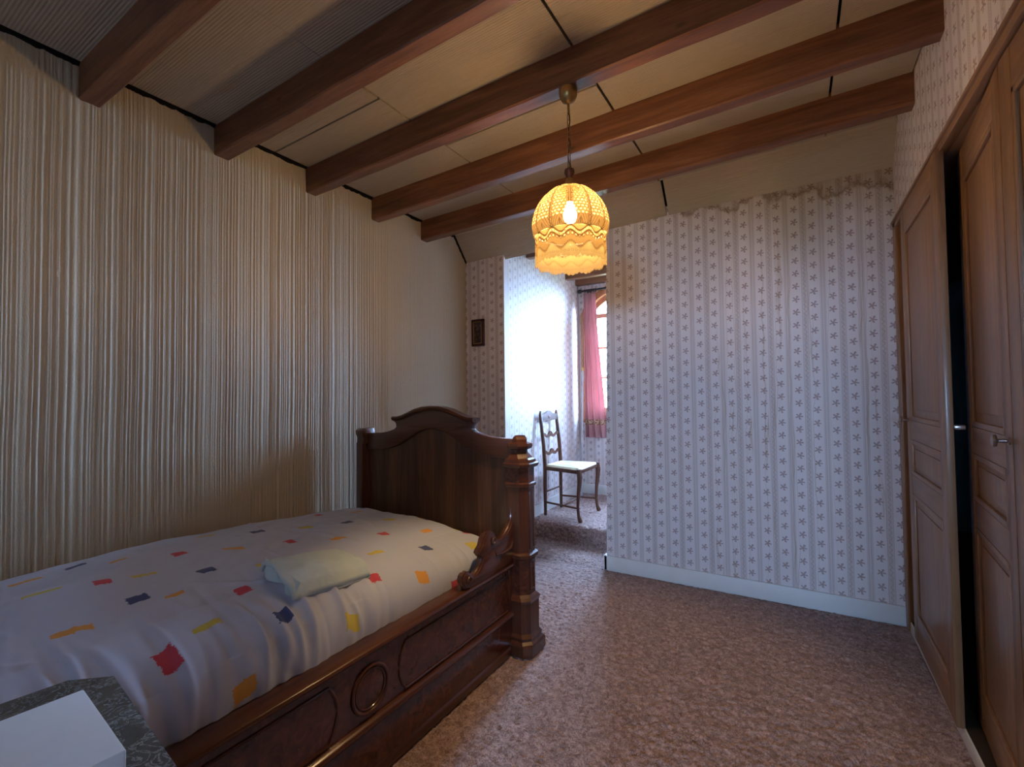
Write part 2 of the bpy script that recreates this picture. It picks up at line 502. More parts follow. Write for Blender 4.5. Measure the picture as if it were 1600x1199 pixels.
# ------------------------------------------------------------------ room dimensions
XL, XR, YF, YB = -2.389, .477, 3.204, -.55
HC = 2.5545
def zc(x): return HC + .0771*(x-XL)/(XR-XL)       # the ceiling rises a little to the right
TOP = 2.95
BEAM_Y = [.674, 1.179, 1.675, 2.166, 2.648]; BEAM_W = .071; BEAM_H = .143
YS = 3.045                                          # where the ceiling breaks into the slope
def ztop(x):                                        # top of the front wall
    return np.interp(x, [-2.39, -2.0, -1.13, -.70, .477], [2.368, 2.385, 2.415, 2.424, 2.440])
STEP_Z, STEP_Y = .16, 3.59

# ------------------------------------------------------------------ structure
# floor slab
box('floor', (XL-.3, YB-.2, -.25), (XR+.9, YF+.5, -.05), MAT['dark'], kind='structure')
# ribbed left wall: real vertical ribs
def left_wall():
    ys = np.arange(YB, YF+.02, .0028); n = len(ys)
    a = np.zeros(n)
    y = YB
    r = random.Random(3)
    while y < YF+.02:
        w = r.choice([.0056, .006, .007, .008, .010, .013, .020]); h = r.uniform(.0010, .0042)
        if y > 2.30: w = r.choice([.005, .006, .007]); h = r.uniform(.0004, .0014)
        a += h*np.clip(1-((ys-y-w/2)/(w*.42))**2, 0, 1)**.6
        y += w*r.uniform(1.0, 1.2) + r.choice([0, 0, .002, .004, .008])
    zs = np.concatenate([np.arange(0, 2.46, .06), [2.46, 2.60]])
    Y, Z = np.meshgrid(ys, zs)
    wob = (vnoise(Y*0+7, Z*3.0, 4)-.5)*.004
    fade = np.clip((2.52-Z)/.06, .15, 1)
    X = XL + a[None, :]*fade + (vnoise(Y*45, Z*45, 9)-.5)*.0007
    P = np.stack([X, Y+wob, Z], -1)[:, ::-1]
    o = grid_mesh('wall_left', P, MAT['ribbed'], kind='structure')
    box('masonry', (XL-.3, YB-.2, -.25), (XL-.004, YF+.1, TOP), MAT['plaster'], o)
    return o
wl = left_wall()

# front wall, right of the opening (leans as the photographed edge does)
xa0, xa1 = -1.176, -1.128
m = MB().hexa([(xa0, YF, -.25), (XR+.9, YF, -.25), (XR+.9, YF+.37, -.25), (xa0+.02, YF+.37, -.25),
               (xa1, YF, TOP), (XR+.9, YF, TOP), (XR+.9, YF+.37, TOP), (xa1+.02, YF+.37, TOP)])
m.build('wall_front', MAT['paper_x'], kind='structure')
# narrow pier left of the opening, with the alcove's left face
XA = -2.05
box('wall_pier', (XL-.3, YF, -.25), (XA+.045, YF+.06, TOP), MAT['paper_x2'], kind='structure')
m = MB().hexa([(XL-.3, YF+.06, -.25), (XA+.045, YF+.06, -.25), (XA-.02, ALC_Y+.02, -.25), (XL-.3, ALC_Y+.02, -.25),
               (XL-.3, YF+.06, TOP), (XA+.045, YF+.06, TOP), (XA-.02, ALC_Y+.02, TOP), (XL-.3, ALC_Y+.02, TOP)])
m.build('wall_alcove_left', MAT['paper_y'], kind='structure')
XAR = -.85
box('wall_alcove_right', (XAR, YF+.37, -.25), (XAR+.2, ALC_Y+.3, TOP), MAT['paper_y'], kind='structure')
# alcove back wall with an arched window opening
WX0, WX1, WZ0, WZS, WZC = -1.99, -1.20, .98, 2.10, 2.36
def arch(x0, x1, z0, zs, zc_, n=16):
    c = (x0+x1)/2; hw = (x1-x0)/2; rise = zc_-zs
    R = (hw*hw+rise*rise)/(2*rise); zc0 = zc_-R; a0 = math.asin(hw/R)
    return [(x0, z0)] + [(c+R*math.sin(-a0+2*a0*i/n), zc0+R*math.cos(-a0+2*a0*i/n)) for i in range(n+1)] + [(x1, z0)]
def back_wall():
    A = arch(WX0, WX1, WZ0, WZS, WZC)
    m = MB(); y0, y1 = ALC_Y, ALC_Y+.28
    m.box((XL-.3, y0, -.25), (WX0, y1, TOP)); m.box((WX1, y0, -.25), (XAR+.2, y1, TOP)); m.box((WX0, y0, -.25), (WX1, y1, WZ0))
    for (xa, za), (xb, zb) in zip(A[1:-2], A[2:-1]):
        m.hexa([(xa, y0, za), (xb, y0, zb), (xb, y1, zb), (xa, y1, za), (xa, y0, TOP), (xb, y0, TOP), (xb, y1, TOP), (xa, y1, TOP)])
    return m.build('wall_alcove_back', MAT['paper_x2'], kind='structure')
back_wall()
# window_1: oak frame, arched head, two casements with panes
def window_alcove():
    fy0, fy1 = ALC_Y+.05, ALC_Y+.11
    root = thing('window_1', ((WX0+WX1)/2, fy0, WZ0), None, None); root['kind'] = 'structure'
    O_ = arch(WX0, WX1, WZ0, WZS, WZC); t = .055
    I_ = arch(WX0+t, WX1-t, WZ0+t, WZS, WZC-t)
    def ring(O, I, y0, y1):
        m = MB(); n = len(O)
        for k in range(n):
            j = (k+1) % n
            m.hexa([(O[k][0], y0, O[k][1]), (O[j][0], y0, O[j][1]), (I[j][0], y0, I[j][1]), (I[k][0], y0, I[k][1]),
                    (O[k][0], y1, O[k][1]), (O[j][0], y1, O[j][1]), (I[j][0], y1, I[j][1]), (I[k][0], y1, I[k][1])])
        return m
    ring(O_, I_, fy0, fy1).build('window_frame', MAT['framewood'], root)
    # indoor face trim standing proud on the wall
    T_ = arch(WX0-.045, WX1+.05, WZ0-.05, WZS+.02, WZC+.075)
    ring(T_, arch(WX0+.005, WX1-.005, WZ0+.005, WZS, WZC-.005), ALC_Y-.022, ALC_Y+.055).build('window_casing', MAT['framewood'], root)
    c = (WX0+WX1)/2
    for xa, xb in ((WX0+t, c-.005), (c+.005, WX1-t)):
        s = box('casement', (xa, fy0-.01, WZ0+t), (xa+.05, fy1-.01, WZS-.01), MAT['framewood'], root)
        MB().box((xb-.05, fy0-.01, WZ0+t), (xb, fy1-.01, WZS-.01)).build('casement_stile', MAT['framewood'], root)
        MB().box((xa, fy0-.012, WZ0+t), (xb, fy1-.012, WZ0+t+.06)).box((xa, fy0-.012, WZS-.02), (xb, fy1-.012, WZS+.03)).build('casement_rail', MAT['framewood'], root)
        for k in (1, 2):
            z = WZ0+t+.06 + k*(WZS-WZ0-t-.08)/3
            box('glazing_bar', (xa+.05, fy0+.005, z-.012), (xb-.05, fy1-.02, z+.012), MAT['framewood'], root)
        box('pane', (xa+.04, fy0+.02, WZ0+t+.03), (xb-.04, fy0+.024, WZS), MAT['glass'], root)
    MB().prism(arch(WX0+t, WX1-t, WZS-.01, WZS+.005, WZC-t), lambda p, k: (p[0], fy0+.02+.004*k, p[1])).build('pane', MAT['glass'], root)
    box('window_sill', (WX0-.03, ALC_Y-.05, WZ0-.035), (WX1+.03, fy0, WZ0), MAT['framewood'], root, .004)
window_alcove()

# right wall: paper above and around the fitted wardrobe
RY0, RY1, RZ = .42, 3.13, 2.095
w = MB().box((XR, YB-.2, -.25), (XR+.12, RY0, TOP)).box((XR, RY1, -.25), (XR+.12, YF+.05, TOP)).box((XR, RY0, RZ), (XR+.12, RY1, TOP))
w.build('wall_right', MAT['paper_y'], kind='structure')
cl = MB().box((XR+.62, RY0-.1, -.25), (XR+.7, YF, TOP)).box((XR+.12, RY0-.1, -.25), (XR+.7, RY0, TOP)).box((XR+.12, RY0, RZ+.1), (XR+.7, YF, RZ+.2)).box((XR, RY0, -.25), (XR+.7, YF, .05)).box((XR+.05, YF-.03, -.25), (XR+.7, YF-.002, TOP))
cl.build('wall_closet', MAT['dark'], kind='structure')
# back wall with the open doorway behind the photographer, and the landing it leads to
BX0, BX1, BZ1 = -.52, .36, 2.06
YH = -3.2
bw = MB().box((XL-.3, YB-.2, -.25), (BX0, YB, TOP)).box((BX1, YB-.2, -.25), (XR+1.3, YB, TOP)).box((BX0, YB-.2, BZ1), (BX1, YB, TOP))
bw.build('wall_back', MAT['paper_x2'], kind='structure')
HX0, HX1, HZ0, HZ1 = -.06, .60, .90, 1.70
MB().box((-1.2, YH-.2, -.25), (HX0, YH, TOP)).box((HX1, YH-.2, -.25), (XR+1.3, YH, TOP)).box((HX0, YH-.2, -.25), (HX1, YH, HZ0)).box((HX0, YH-.2, HZ1), (HX1, YH, TOP)).build('wall_landing_back', MAT['plaster'], kind='structure')
box('wall_landing_left', (-1.4, YH-.2, -.25), (-1.2, YB-.2, TOP), MAT['plaster'], kind='structure')
box('wall_landing_right', (XR+1.1, YH-.2, -.25), (XR+1.3, YB-.2, TOP), MAT['plaster'], kind='structure')
box('floor_landing', (-1.4, YH-.2, -.25), (XR+1.3, YB, -.012), MAT['carpet'], kind='structure')
box('ceiling_landing', (-1.4, YH-.2, 2.5), (XR+1.3, YB-.2, TOP), MAT['plaster'], kind='structure')
def window_landing():
    root = thing('window_2', ((HX0+HX1)/2, YH-.12, HZ0), None, None); root['kind'] = 'structure'
    y0, y1 = YH-.14, YH-.08; c = (HX0+HX1)/2
    MB().box((HX0, y0, HZ0), (HX0+.06, y1, HZ1)).box((HX1-.06, y0, HZ0), (HX1, y1, HZ1)).box((HX0, y0, HZ0), (HX1, y1, HZ0+.07)).box((HX0, y0, HZ1-.06), (HX1, y1, HZ1)).box((c-.045, y0, HZ0), (c+.045, y1, HZ1)).build('window_frame', MAT['framewood'], root)
    for a, b in ((HX0+.06, c-.045), (c+.045, HX1-.06)): box('pane', (a, y0+.02, HZ0+.07), (b, y0+.024, HZ1-.06), MAT['glass'], root)
window_landing()

# ceiling: dark boarding behind, fitted panels with open joints below
def slab(x0, x1, y0, y1, dz0, dz1):
    return [(x0, y0, zc(x0)+dz0), (x1, y0, zc(x1)+dz0), (x1, y1, zc(x1)+dz0), (x0, y1, zc(x0)+dz0),
            (x0, y0, zc(x0)+dz1), (x1, y0, zc(x1)+dz1), (x1, y1, zc(x1)+dz1), (x0, y1, zc(x0)+dz1)]
ceil = MB().hexa(slab(XL-.3, XR+.9, YB-.2, YS-.004, .018, .40))
def zsl(x, y): return zc(x) - (zc(x)-float(ztop(x)))*(y-YS)/(YF-YS)
yE = YF+.03
ceil.hexa([(XL-.3, YS-.03, zc(XL)+.09), (XR+.9, YS-.03, zc(XR)+.09), (XR+.9, yE, zsl(XR, yE)+.09), (XL-.3, yE, zsl(XL, yE)+.09),
           (XL-.3, YS-.03, TOP), (XR+.9, YS-.03, TOP), (XR+.9, yE, TOP), (XL-.3, yE, TOP)])
ceil = ceil.build('ceiling', MAT['gap'], kind='structure')
JX = [XL+.022, -1.577, -.720, .171, XR]
bays = [(YB, BEAM_Y[0])] + [(BEAM_Y[i]+BEAM_W, BEAM_Y[i+1]) for i in range(4)] + [(BEAM_Y[4]+BEAM_W, YS)]
split = {2: 1.478, 3: 1.945}
g = .0042
for bi, (ya, yb) in enumerate(bays):
    for k in range(4):
        xa, xb = JX[k], JX[k+1]
        cuts = [ya-.02, yb+.02 if bi < 5 else yb]; g = .0014 if bi == 1 else .0055
        if bi == 2 and k == 0: cuts = [ya-.02, 1.478, yb+.02]
        if bi == 3 and k == 1: cuts = [ya-.02, 1.945, yb+.02]
        for q in range(len(cuts)-1):
            j = random.uniform(-.0015, .0015)
            MB().hexa(slab(xa+(g if k else 0), xb-g, cuts[q]+g, cuts[q+1]-(g if bi < 5 else 0), j, .016+j)).build('ceiling_panel', MAT['panel'], ceil)
# sloping panels down to the front wall
for xa, xb in ((XL+.016, -.712), (-.696, XR)):
    def pt(x, e):
        return (x, YS, zc(x)+e), (x, YF+.03, float(ztop(x)) - (zc(x)-float(ztop(x)))*.03/(YF-YS)*1.0+e)
    a0, a1 = pt(xa, 0); b0, b1 = pt(xb, 0); c0, c1 = pt(xa, .02); d0, d1 = pt(xb, .02)
    MB().hexa([a0, b0, b1, a1, c0, d0, d1, c1]).build('ceiling_panel', MAT['panel'], ceil)
# alcove ceiling and its beams
box('ceiling_alcove', (XL-.3, YF+.03, 2.545), (XAR+.2, ALC_Y+.28, TOP), MAT['panel'], kind='structure')
ords = ['nearest the photographer', 'second from the photographer', 'carrying the pendant lamp', 'just beyond the pendant lamp', 'last before the floral wall']
for i, y in enumerate(BEAM_Y):
    o = MB(); n = 14; L = []
    r = random.Random(i)
    for k in range(n+1):
        x = XL-.05 + (XR+.10-XL)*k/n; z1 = zc(x)+.02; z0 = zc(x)-BEAM_H; c = .006
        j = [r.uniform(-.0022, .0022) for _ in range(4)]
        L.append([(x, y+j[0], z1), (x, y+j[0], z0+c), (x, y+c+j[0], z0+j[1]), (x, y+BEAM_W-c+j[2], z0+j[1]), (x, y+BEAM_W+j[2], z0+c), (x, y+BEAM_W+j[2], z1)])
    o.loops(L)
    b = o.build('ceiling_beam', MAT['beam'], smooth=True, angle=28)
    prop(b, 'brown stained ceiling beam, ' + ords[i], 'beam', 'main room ceiling beams')
for i, (y, t) in enumerate(((3.60, 'first inside the doorway opening'), (4.10, 'second inside the opening, half behind lampshade'), (4.50, 'third inside the opening'), (4.80, 'nearest the curtained window'))):
    b = box('alcove_beam', (XA-.06, y, 2.452), (XAR+.05, y+.075, 2.56), MAT['beam'], bevel=.004)
    prop(b, 'short brown alcove beam, ' + t, 'beam', 'alcove ceiling beams')

# dark ragged joint line where the wall covering meets the ceiling boards
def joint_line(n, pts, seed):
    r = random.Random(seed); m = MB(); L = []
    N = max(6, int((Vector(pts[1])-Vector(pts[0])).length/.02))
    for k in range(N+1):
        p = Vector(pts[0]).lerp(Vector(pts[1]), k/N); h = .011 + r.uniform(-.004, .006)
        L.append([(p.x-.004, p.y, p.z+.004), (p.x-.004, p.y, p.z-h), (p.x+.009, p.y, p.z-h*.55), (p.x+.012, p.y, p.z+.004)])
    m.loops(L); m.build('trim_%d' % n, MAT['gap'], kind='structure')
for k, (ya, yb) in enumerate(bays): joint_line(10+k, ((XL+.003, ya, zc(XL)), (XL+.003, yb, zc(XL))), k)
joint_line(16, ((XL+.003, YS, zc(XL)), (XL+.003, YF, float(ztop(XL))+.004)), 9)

# white baseboards
def base(name, a, b):
    o = MB().box(a, b).build(name, MAT['white'], bevel=.004, kind='structure'); return o
base('baseboard_front', (xa0-.012, YF-.014, -.005), (XR-.004, YF, .098))
MB().box((xa0-.014, YF-.014, -.005), (xa0+.01, YF+.36, .098)).build('baseboard_reveal', MAT['white'], bevel=.003, kind='structure')
al0, al1 = Vector((XA+.045, YF+.06, 0)), Vector((XA-.02, ALC_Y, 0))
def alx(y): return XA+.045 - .065*(y-YF-.06)/(ALC_Y+.02-YF-.06)
y0, y1 = STEP_Y+.03, ALC_Y
MB().hexa([(alx(y0), y0, STEP_Z-.02), (alx(y0)+.014, y0, STEP_Z-.02), (alx(y1)+.014, y1, STEP_Z-.02), (alx(y1), y1, STEP_Z-.02),
           (alx(y0), y0, STEP_Z+.095), (alx(y0)+.014, y0, STEP_Z+.095), (alx(y1)+.014, y1, STEP_Z+.095), (alx(y1), y1, STEP_Z+.095)]).build('baseboard_alcove_left', MAT['white'], kind='structure')
base('baseboard_alcove_back', (XA-.02, ALC_Y-.014, STEP_Z-.02), (XAR, ALC_Y, STEP_Z+.095))

# carpets: clumped pile as real relief
def pile(X, Y, seed):
    a = vnoise(X*120, Y*120, seed); b = vnoise(X*72+3, Y*72+9, seed+1); c = vnoise(X*9, Y*9, seed+2)
    h = (np.abs(a-.5)*2)*.006 + b*.0105 + c*.003
    return h-h.max()+.001
xs = np.concatenate([np.arange(XL-.02, -1.42, .05), np.arange(-1.40, XR+.006, .0060)])
ysf = np.concatenate([np.arange(YB-.05, .35, .05), np.arange(.36, YF-.004, .0062)])
X, Y = np.meshgrid(xs, ysf, indexing='ij')
o = grid_mesh('carpet_pile', np.stack([X, Y, pile(X, Y, 11)], -1), MAT['carpet'])
prop(o, 'taupe shaggy fitted carpet covering the main room floor', 'carpet', kind='stuff')
# step carpet: riser, rounded nosing, tread
xs = np.arange(0, 1.0001, .0062/.85)
path = [(YF-.004 + k*.0065, 0.0) for k in range(62)] + [(STEP_Y+.015, k*.0062) for k in range(1, 19)]
for k in range(1, 9):
    a = k/9*math.pi/2; path.append((STEP_Y+.015+.04*(1-math.cos(a)), .114+.046*math.sin(a)-.004))
yy = STEP_Y+.06
while yy < ALC_Y+.02: path.append((yy, STEP_Z)); yy += .0075
path = np.array(path); d = np.gradient(path, axis=0); nrm = np.stack([-d[:, 1], d[:, 0]], -1); nrm /= np.linalg.norm(nrm, axis=1)[:, None]
s = np.concatenate([[0], np.cumsum(np.linalg.norm(np.diff(path, axis=0), axis=1))])
X, S_ = np.meshgrid(xs, s, indexing='ij'); H = pile(X*.85+5, S_, 31)*1.2
PY = path[None, :, 0]+nrm[None, :, 0]*H
lx = XA+.047 - .065*np.clip(PY-YF-.06, 0, 9)/(ALC_Y+.02-YF-.06); rx = np.where(PY < YF+.37, xa0-.002, xa0+.10)
P = np.stack([lx+(rx-lx)*X, PY, path[None, :, 1]+nrm[None, :, 1]*H], -1)
o = grid_mesh('step_carpet', P, MAT['carpet'])
prop(o, 'taupe shaggy carpet wrapped over the raised alcove step', 'carpet', kind='stuff')
box('floor_alcove', (XL-.3, STEP_Y+.03, -.25), (XAR+.2, ALC_Y+.28, STEP_Z-.03), MAT['carpet'], kind='structure')

# single yarn tips standing out of the pile, joined to the carpets
def tufts(name, base, nrm_, n_, seed, parent):
    r = np.random.default_rng(seed)
    az = vnoise(base[:, 0]*34+50, base[:, 1]*34+base[:, 2]*34+50, 77)*12.6 + vnoise(base[:, 0]*90+50, base[:, 1]*90+50, 78)*4 + r.normal(0, .45, n_)
    ln = r.uniform(.004, .009, n_)[:, None]; wd = r.uniform(.0007, .0015, n_)[:, None]
    side_ = np.stack([np.cos(az), np.sin(az), np.zeros(n_)], -1)
    lean = np.stack([np.cos(az+1.57), np.sin(az+1.57), np.zeros(n_)], -1)*r.uniform(.3, 1.3, n_)[:, None]
    tip = base + (nrm_+lean)/np.linalg.norm(nrm_+lean, axis=1)[:, None]*ln
    V = np.empty((n_*3, 3)); V[0::3] = base-side_*wd; V[1::3] = base+side_*wd; V[2::3] = tip
    me = bpy.data.meshes.new(name); me.vertices.add(n_*3); me.vertices.foreach_set('co', V.ravel())
    me.loops.add(n_*3); me.loops.foreach_set('vertex_index', np.arange(n_*3, dtype=np.int32))
    me.polygons.add(n_); me.polygons.foreach_set('loop_start', np.arange(0, n_*3, 3, dtype=np.int32)); me.update(calc_edges=True)
    me.materials.append(MAT['carpet'])
    o = bpy.data.objects.new(name, me); C.objects.link(o); o.parent = parent; o['kind'] = 'stuff'
CP = np.array([v.co[:] for v in bpy.data.objects['carpet_pile'].data.vertices]); CP = CP[(CP[:, 0] > -1.24) & (CP[:, 1] > .40)]
n_ = 130000
tufts('yarn_tips', CP[rng.integers(0, len(CP), n_)] + rng.uniform(-.003, .003, (n_, 3))*[1, 1, .3] - [0, 0, .0025], np.tile([0., 0, 1], (n_, 1)), n_, 1, bpy.data.objects['carpet_pile'])
n_ = 45000
k_ = rng.integers(0, P.shape[0], n_); l_ = rng.integers(0, P.shape[1], n_)
nn_ = np.stack([np.zeros(n_), nrm[l_, 0], nrm[l_, 1]], -1)
tufts('yarn_tips', P[k_, l_]+rng.uniform(-.003, .003, (n_, 3))*[1, .3, .3]-nn_*.0025, nn_, n_, 2, bpy.data.objects['step_carpet'])

# outside
gp = box('ground', (-40, -40, -3.2), (40, 45, -3.0), MAT['ground'], kind='structure')

# ------------------------------------------------------------------ fitted wardrobe: trim and door leaves
tr = MB()
tr.box((XR-.014, RY0-.06, RZ-.005), (XR+.02, RY1+.06, RZ+.035)).box((XR-.022, RY0-.06, RZ+.022), (XR+.01, RY1+.06, RZ+.036))
tr.box((XR+.015, RY0, RZ-.006), (XR+.12, RY1, RZ+.002))
tr.build('trim_1', MAT['oak_y'], bevel=.004, kind='structure')
MB().box((XR-.014, RY1-.005, 0), (XR+.05, RY1+.055, RZ+.03)).build('trim_2', MAT['oak'], bevel=.004, kind='structure')
MB().box((XR-.006, RY0, -.005), (XR+.05, RY1, .048)).build('trim_3', MAT['white'], bevel=.003, kind='structure')
box('trim_4', (XR+.022, 2.96, .04), (XR+.045, RY1, RZ), MAT['oak'], kind='structure')

def door_leaf(name, hinge, width, ang, z0, z1, knob_at, label):
    """leaf in local coords: along +y from 0 to width, room face at x = 0, thickness into +x"""
    root = bpy.data.objects.new(name, None); C.objects.link(root); root.location = (hinge[0], hinge[1], z0); root.rotation_euler = (0, 0, ang)
    root['kind'] = 'structure'; root['label'] = label
    ORG[root.name] = Vector((0, 0, 0))
    h = z1-z0; t = .024; sw = .075
    for ya, yb in ((0, sw), (width-sw, width)): box('stile', (0, ya, 0), (t, yb, h), MAT['oak'], root, .003)
    rails = [(0, .13), (.785, .885), (1.01-.02, 1.09), (h-.13, h)]
    rails = [(0, .12), (.70, .79), (.955, 1.045), (h-.11, h)]
    for za, zb in rails: box('rail', (.001, sw, za), (t-.001, width-sw, zb), MAT['oak_y'], root, .003)
    for (za, zb), nm in zip(((.12, .70), (.79, .955), (1.045, h-.11)), 'abc'):
        box('panel', (.010, sw-.005, za-.005), (.020, width-sw+.005, zb+.005), MAT['oak'], root)
        # moulded border and raised field
        a, b = sw, width-sw; mo = MB(); w_ = .020
        for q in ((a, za, a+w_, zb), (b-w_, za, b, zb), (a, za, b, za+w_), (a, zb-w_, b, zb)):
            mo.box((.000, q[0], q[1]), (.012, q[2], q[3]))
        mo.build('panel_moulding', MAT['oak'], root, bevel=.004)
        if nm == 'b' or nm == 'a':
            box('raised_field', (.006, a+.05, za+.05) if nm == 'a' else (.006, a+.04, za+.04), (.012, b-.05, zb-.05) if nm == 'a' else (.012, b-.04, zb-.04), MAT['oak'], root, .004)
        else:
            box('raised_field', (.006, a+.05, za+.05), (.012, b-.05, zb-.05), MAT['oak'], root, .004)
    if knob_at is not None:
        k = MB().lathe([(.0, 0), (.010, 0), (.0105, -.003), (.0052, -.005), (.005, -.022), (.007, -.024), (.0155, -.025), (.017, -.029), (.015, -.033), (.008, -.035), (0, -.035)], (0, knob_at, 1.09-z0), 20, 'X')
        k.build('knob', MAT['knob'], root, smooth=True)
    return root
door_leaf('door_1', (.452, 2.235), .72, math.radians(-.6), .045, 2.105, .685, 'oak wardrobe door leaf nearest the floral wall, standing ajar')
# leaf 2: hinged on its near edge, far edge sunk a little into the wardrobe
door_leaf('door_2', (.474, 1.705), .60, math.radians(-5.0), .055, 2.085, .026, 'oak wardrobe door leaf right of the dark gap')
door_leaf('door_3', (.474, 1.095), .605, 0, .055, 2.085, None, 'oak wardrobe door leaf at the right photo edge')
door_leaf('door_4', (.474, .485), .605, 0, .055, 2.085, None, 'oak wardrobe door leaf nearest the photographer')
lt = MB().box((.474, 2.226, 1.088), (.506, 2.240, 1.104)).build('door_latch', MAT['steel'], bevel=.004)
prop(lt, 'pale metal latch plate bridging the dark wardrobe gap', 'latch')
# cloth hanging in the wardrobe gap
def hanging():
    u = np.linspace(0, 1, 50); v = np.linspace(0, 1, 30)
    U, V = np.meshgrid(u, v, indexing='ij')
    wdt = .46*(1-.55*np.clip((V-.86)/.14, 0, 1)**1.5)
    x = .74 + wdt*(U-.5); y = 2.74 + .018*np.sin(U*26) + .012*np.sin(U*11+V*2); z = .62 + 1.08*V
    hw = thing('hanging_garment', (.74, 2.74, .62), 'teal garment hanging inside the dark wardrobe gap', 'garment')
    front = grid_mesh('cloth', np.stack([x, y, z], -1), MAT['teal'], hw)
    front.modifiers.new('thick', 'SOLIDIFY').thickness = .03
    MB().tube([(.74, 2.735, 1.68), (.74, 2.735, 1.725), (.765, 2.735, 1.742), (.768, 2.735, 1.762), (.74, 2.735, 1.784), (.722, 2.735, 1.775)], .003).build('hanger_hook', MAT['steel'], hw, smooth=True)
    r = MB().tube([(.74, .45, 1.762), (.74, 3.15, 1.762)], .012, 12).build('clothes_rail', MAT['steel'], bpy.data.objects['wall_closet'], smooth=True)
hanging()

# ------------------------------------------------------------------ bed
BYF = 1.985     # face of the headboard
bed = thing('bed', (-1.73, 1.1, 0), 'carved dark walnut single bed standing along the ribbed wall', 'bed')
bc = -1.722
half = [(0, 1.164), (.06, 1.160), (.12, 1.147), (.17, 1.128), (.215, 1.112), (.25, 1.104), (.290, 1.102), (.290, 1.090), (.272, 1.075), (.268, 1.056), (.285, 1.042), (.33, 1.028), (.40, 1.015), (.53, 1.012)]
low = [(0, 1.050), (.05, 1.046), (.10, 1.032), (.15, 1.005), (.20, .978), (.26, .948), (.33, .928), (.42, .918), (.53, .915)]
top_p = [(bc-d, z) for d, z in reversed(half)] + [(bc+d, z) for d, z in half[1:]]
low_p = [(bc-d, z) for d, z in reversed(low)] + [(bc+d, z) for d, z in low[1:]]
def strip_prism(top, lowp, y0, y1):
    xs_ = np.linspace(bc-.53, bc+.53, 120); 
    m = MB()
    return m
tr_ = MB().prism(top_p + low_p[::-1], lambda p, k: (p[0], BYF+.045*k, p[1]))
tr_.build('top_rail', MAT['walnut_x'], bed, bevel=.004)
# crest moulding following the raised centre
cp = [(bc-d, z) for d, z in reversed(half[:7])] + [(bc+d, z) for d, z in half[1:7]]
mo = MB(); L = []
for i, (x, z) in enumerate(cp):
    L.append([(x, BYF-.016, z-.004), (x, BYF-.018, z+.006), (x, BYF-.010, z+.013), (x, BYF+.052, z+.013), (x, BYF+.052, z-.008), (x, BYF-.006, z-.012)])
mo.loops(L); mo.build('crest_moulding', MAT['walnut_x'], bed, smooth=True, angle=30)
for xa, xb, zt_ in ((bc-.54, -1.921, .985), (-1.919, -1.544, 1.075), (-1.542, bc+.53, .985)):
    box('headboard_plank', (xa, BYF+.018, .12), (xb, BYF+.034, zt_), MAT['plank'], bed)
# left post
MB().box((-2.295, BYF-.03, 0), (-2.24, BYF+.06, .955)).build('post', MAT['walnut'], bed, bevel=.004)
MB().prism([(BYF-.03, .95), (BYF+.06, .95), (BYF+.06, 1.02), (BYF+.05, 1.042), (BYF-.02, 1.042), (BYF-.04, 1.03), (BYF-.038, 1.005), (BYF-.028, .985)], lambda p, k: (-2.29+.062*k, p[0], p[1])).build('post_cap', MAT['walnut'], bed, bevel=.006)
box('post_filler', (-2.245, BYF, .12), (-2.225, BYF+.04, 1.0), MAT['walnut'], bed)
# right post: chamfered, in stepped layers
PX0, PX1, PY0, PY1 = -1.222, -1.116, 1.952, 2.062
def layer(z0, z1, e0, e1=None):
    e1 = e0 if e1 is None else e1
    def lp(e, z):
        c = .034
        return [(PX0-min(e, .004), PY0-e, z), (PX1+e-c, PY0-e, z), (PX1+e, PY0-e+c, z), (PX1+e, PY1+e-c*.5, z), (PX1+e-c*.5, PY1+e, z), (PX0-min(e, .004), PY1+e, z)]
    return lp(e0, z0), lp(e1, z1)
def post_part(name, spec, mat='walnut'):
    m = MB(); L = []
    for z, e in spec:
        L.append(layer(z, z, e)[0])
    m.loops(L); return m.build(name, MAT[mat], bed)
post_part('post_base', [(0, .034), (.045, .034), (.055, .030), (.065, .020), (.080, .022), (.095, .012), (.235, .012), (.25, .018), (.262, .010), (.272, 0)])
post_part('post', [(.272, 0), (.438, 0)], 'burl')
post_part('post_band', [(.438, 0), (.445, .010), (.462, .012), (.470, 0)])
post_part('post', [(.470, 0), (.782, 0)], 'walnut')
post_part('post_band', [(.782, 0), (.788, .007), (.800, .007), (.806, 0)])
post_part('post', [(.806, 0), (.874, 0)], 'burl')
post_part('post_cap', [(.874, 0), (.880, .014), (.892, .018), (.897, .018), (.902, .008), (.915, .006), (.922, -.004), (.935, -.012), (.950, -.022), (.962, -.022), (.968, -.008), (.980, -.004), (.992, -.006), (.998, -.02)])
post_part('post_finial', [(.998, -.024), (1.012, -.024), (1.024, -.028), (1.032, -.036)])
# sunk panels on the room side of the post
for za, zb in ((.29, .43), (.485, .77)):
    m = MB(); x = PX1; ya, yb = PY0+.04, PY1-.026
    for q in ((ya, za, ya+.007, zb), (yb-.007, za, yb, zb), (ya, za, yb, za+.007), (ya, zb-.007, yb, zb)):
        m.box((x-.002, q[0], q[1]), (x+.004, q[2], q[3]))
    m.build('post_panel_moulding', MAT['walnut'], bed, bevel=.002)
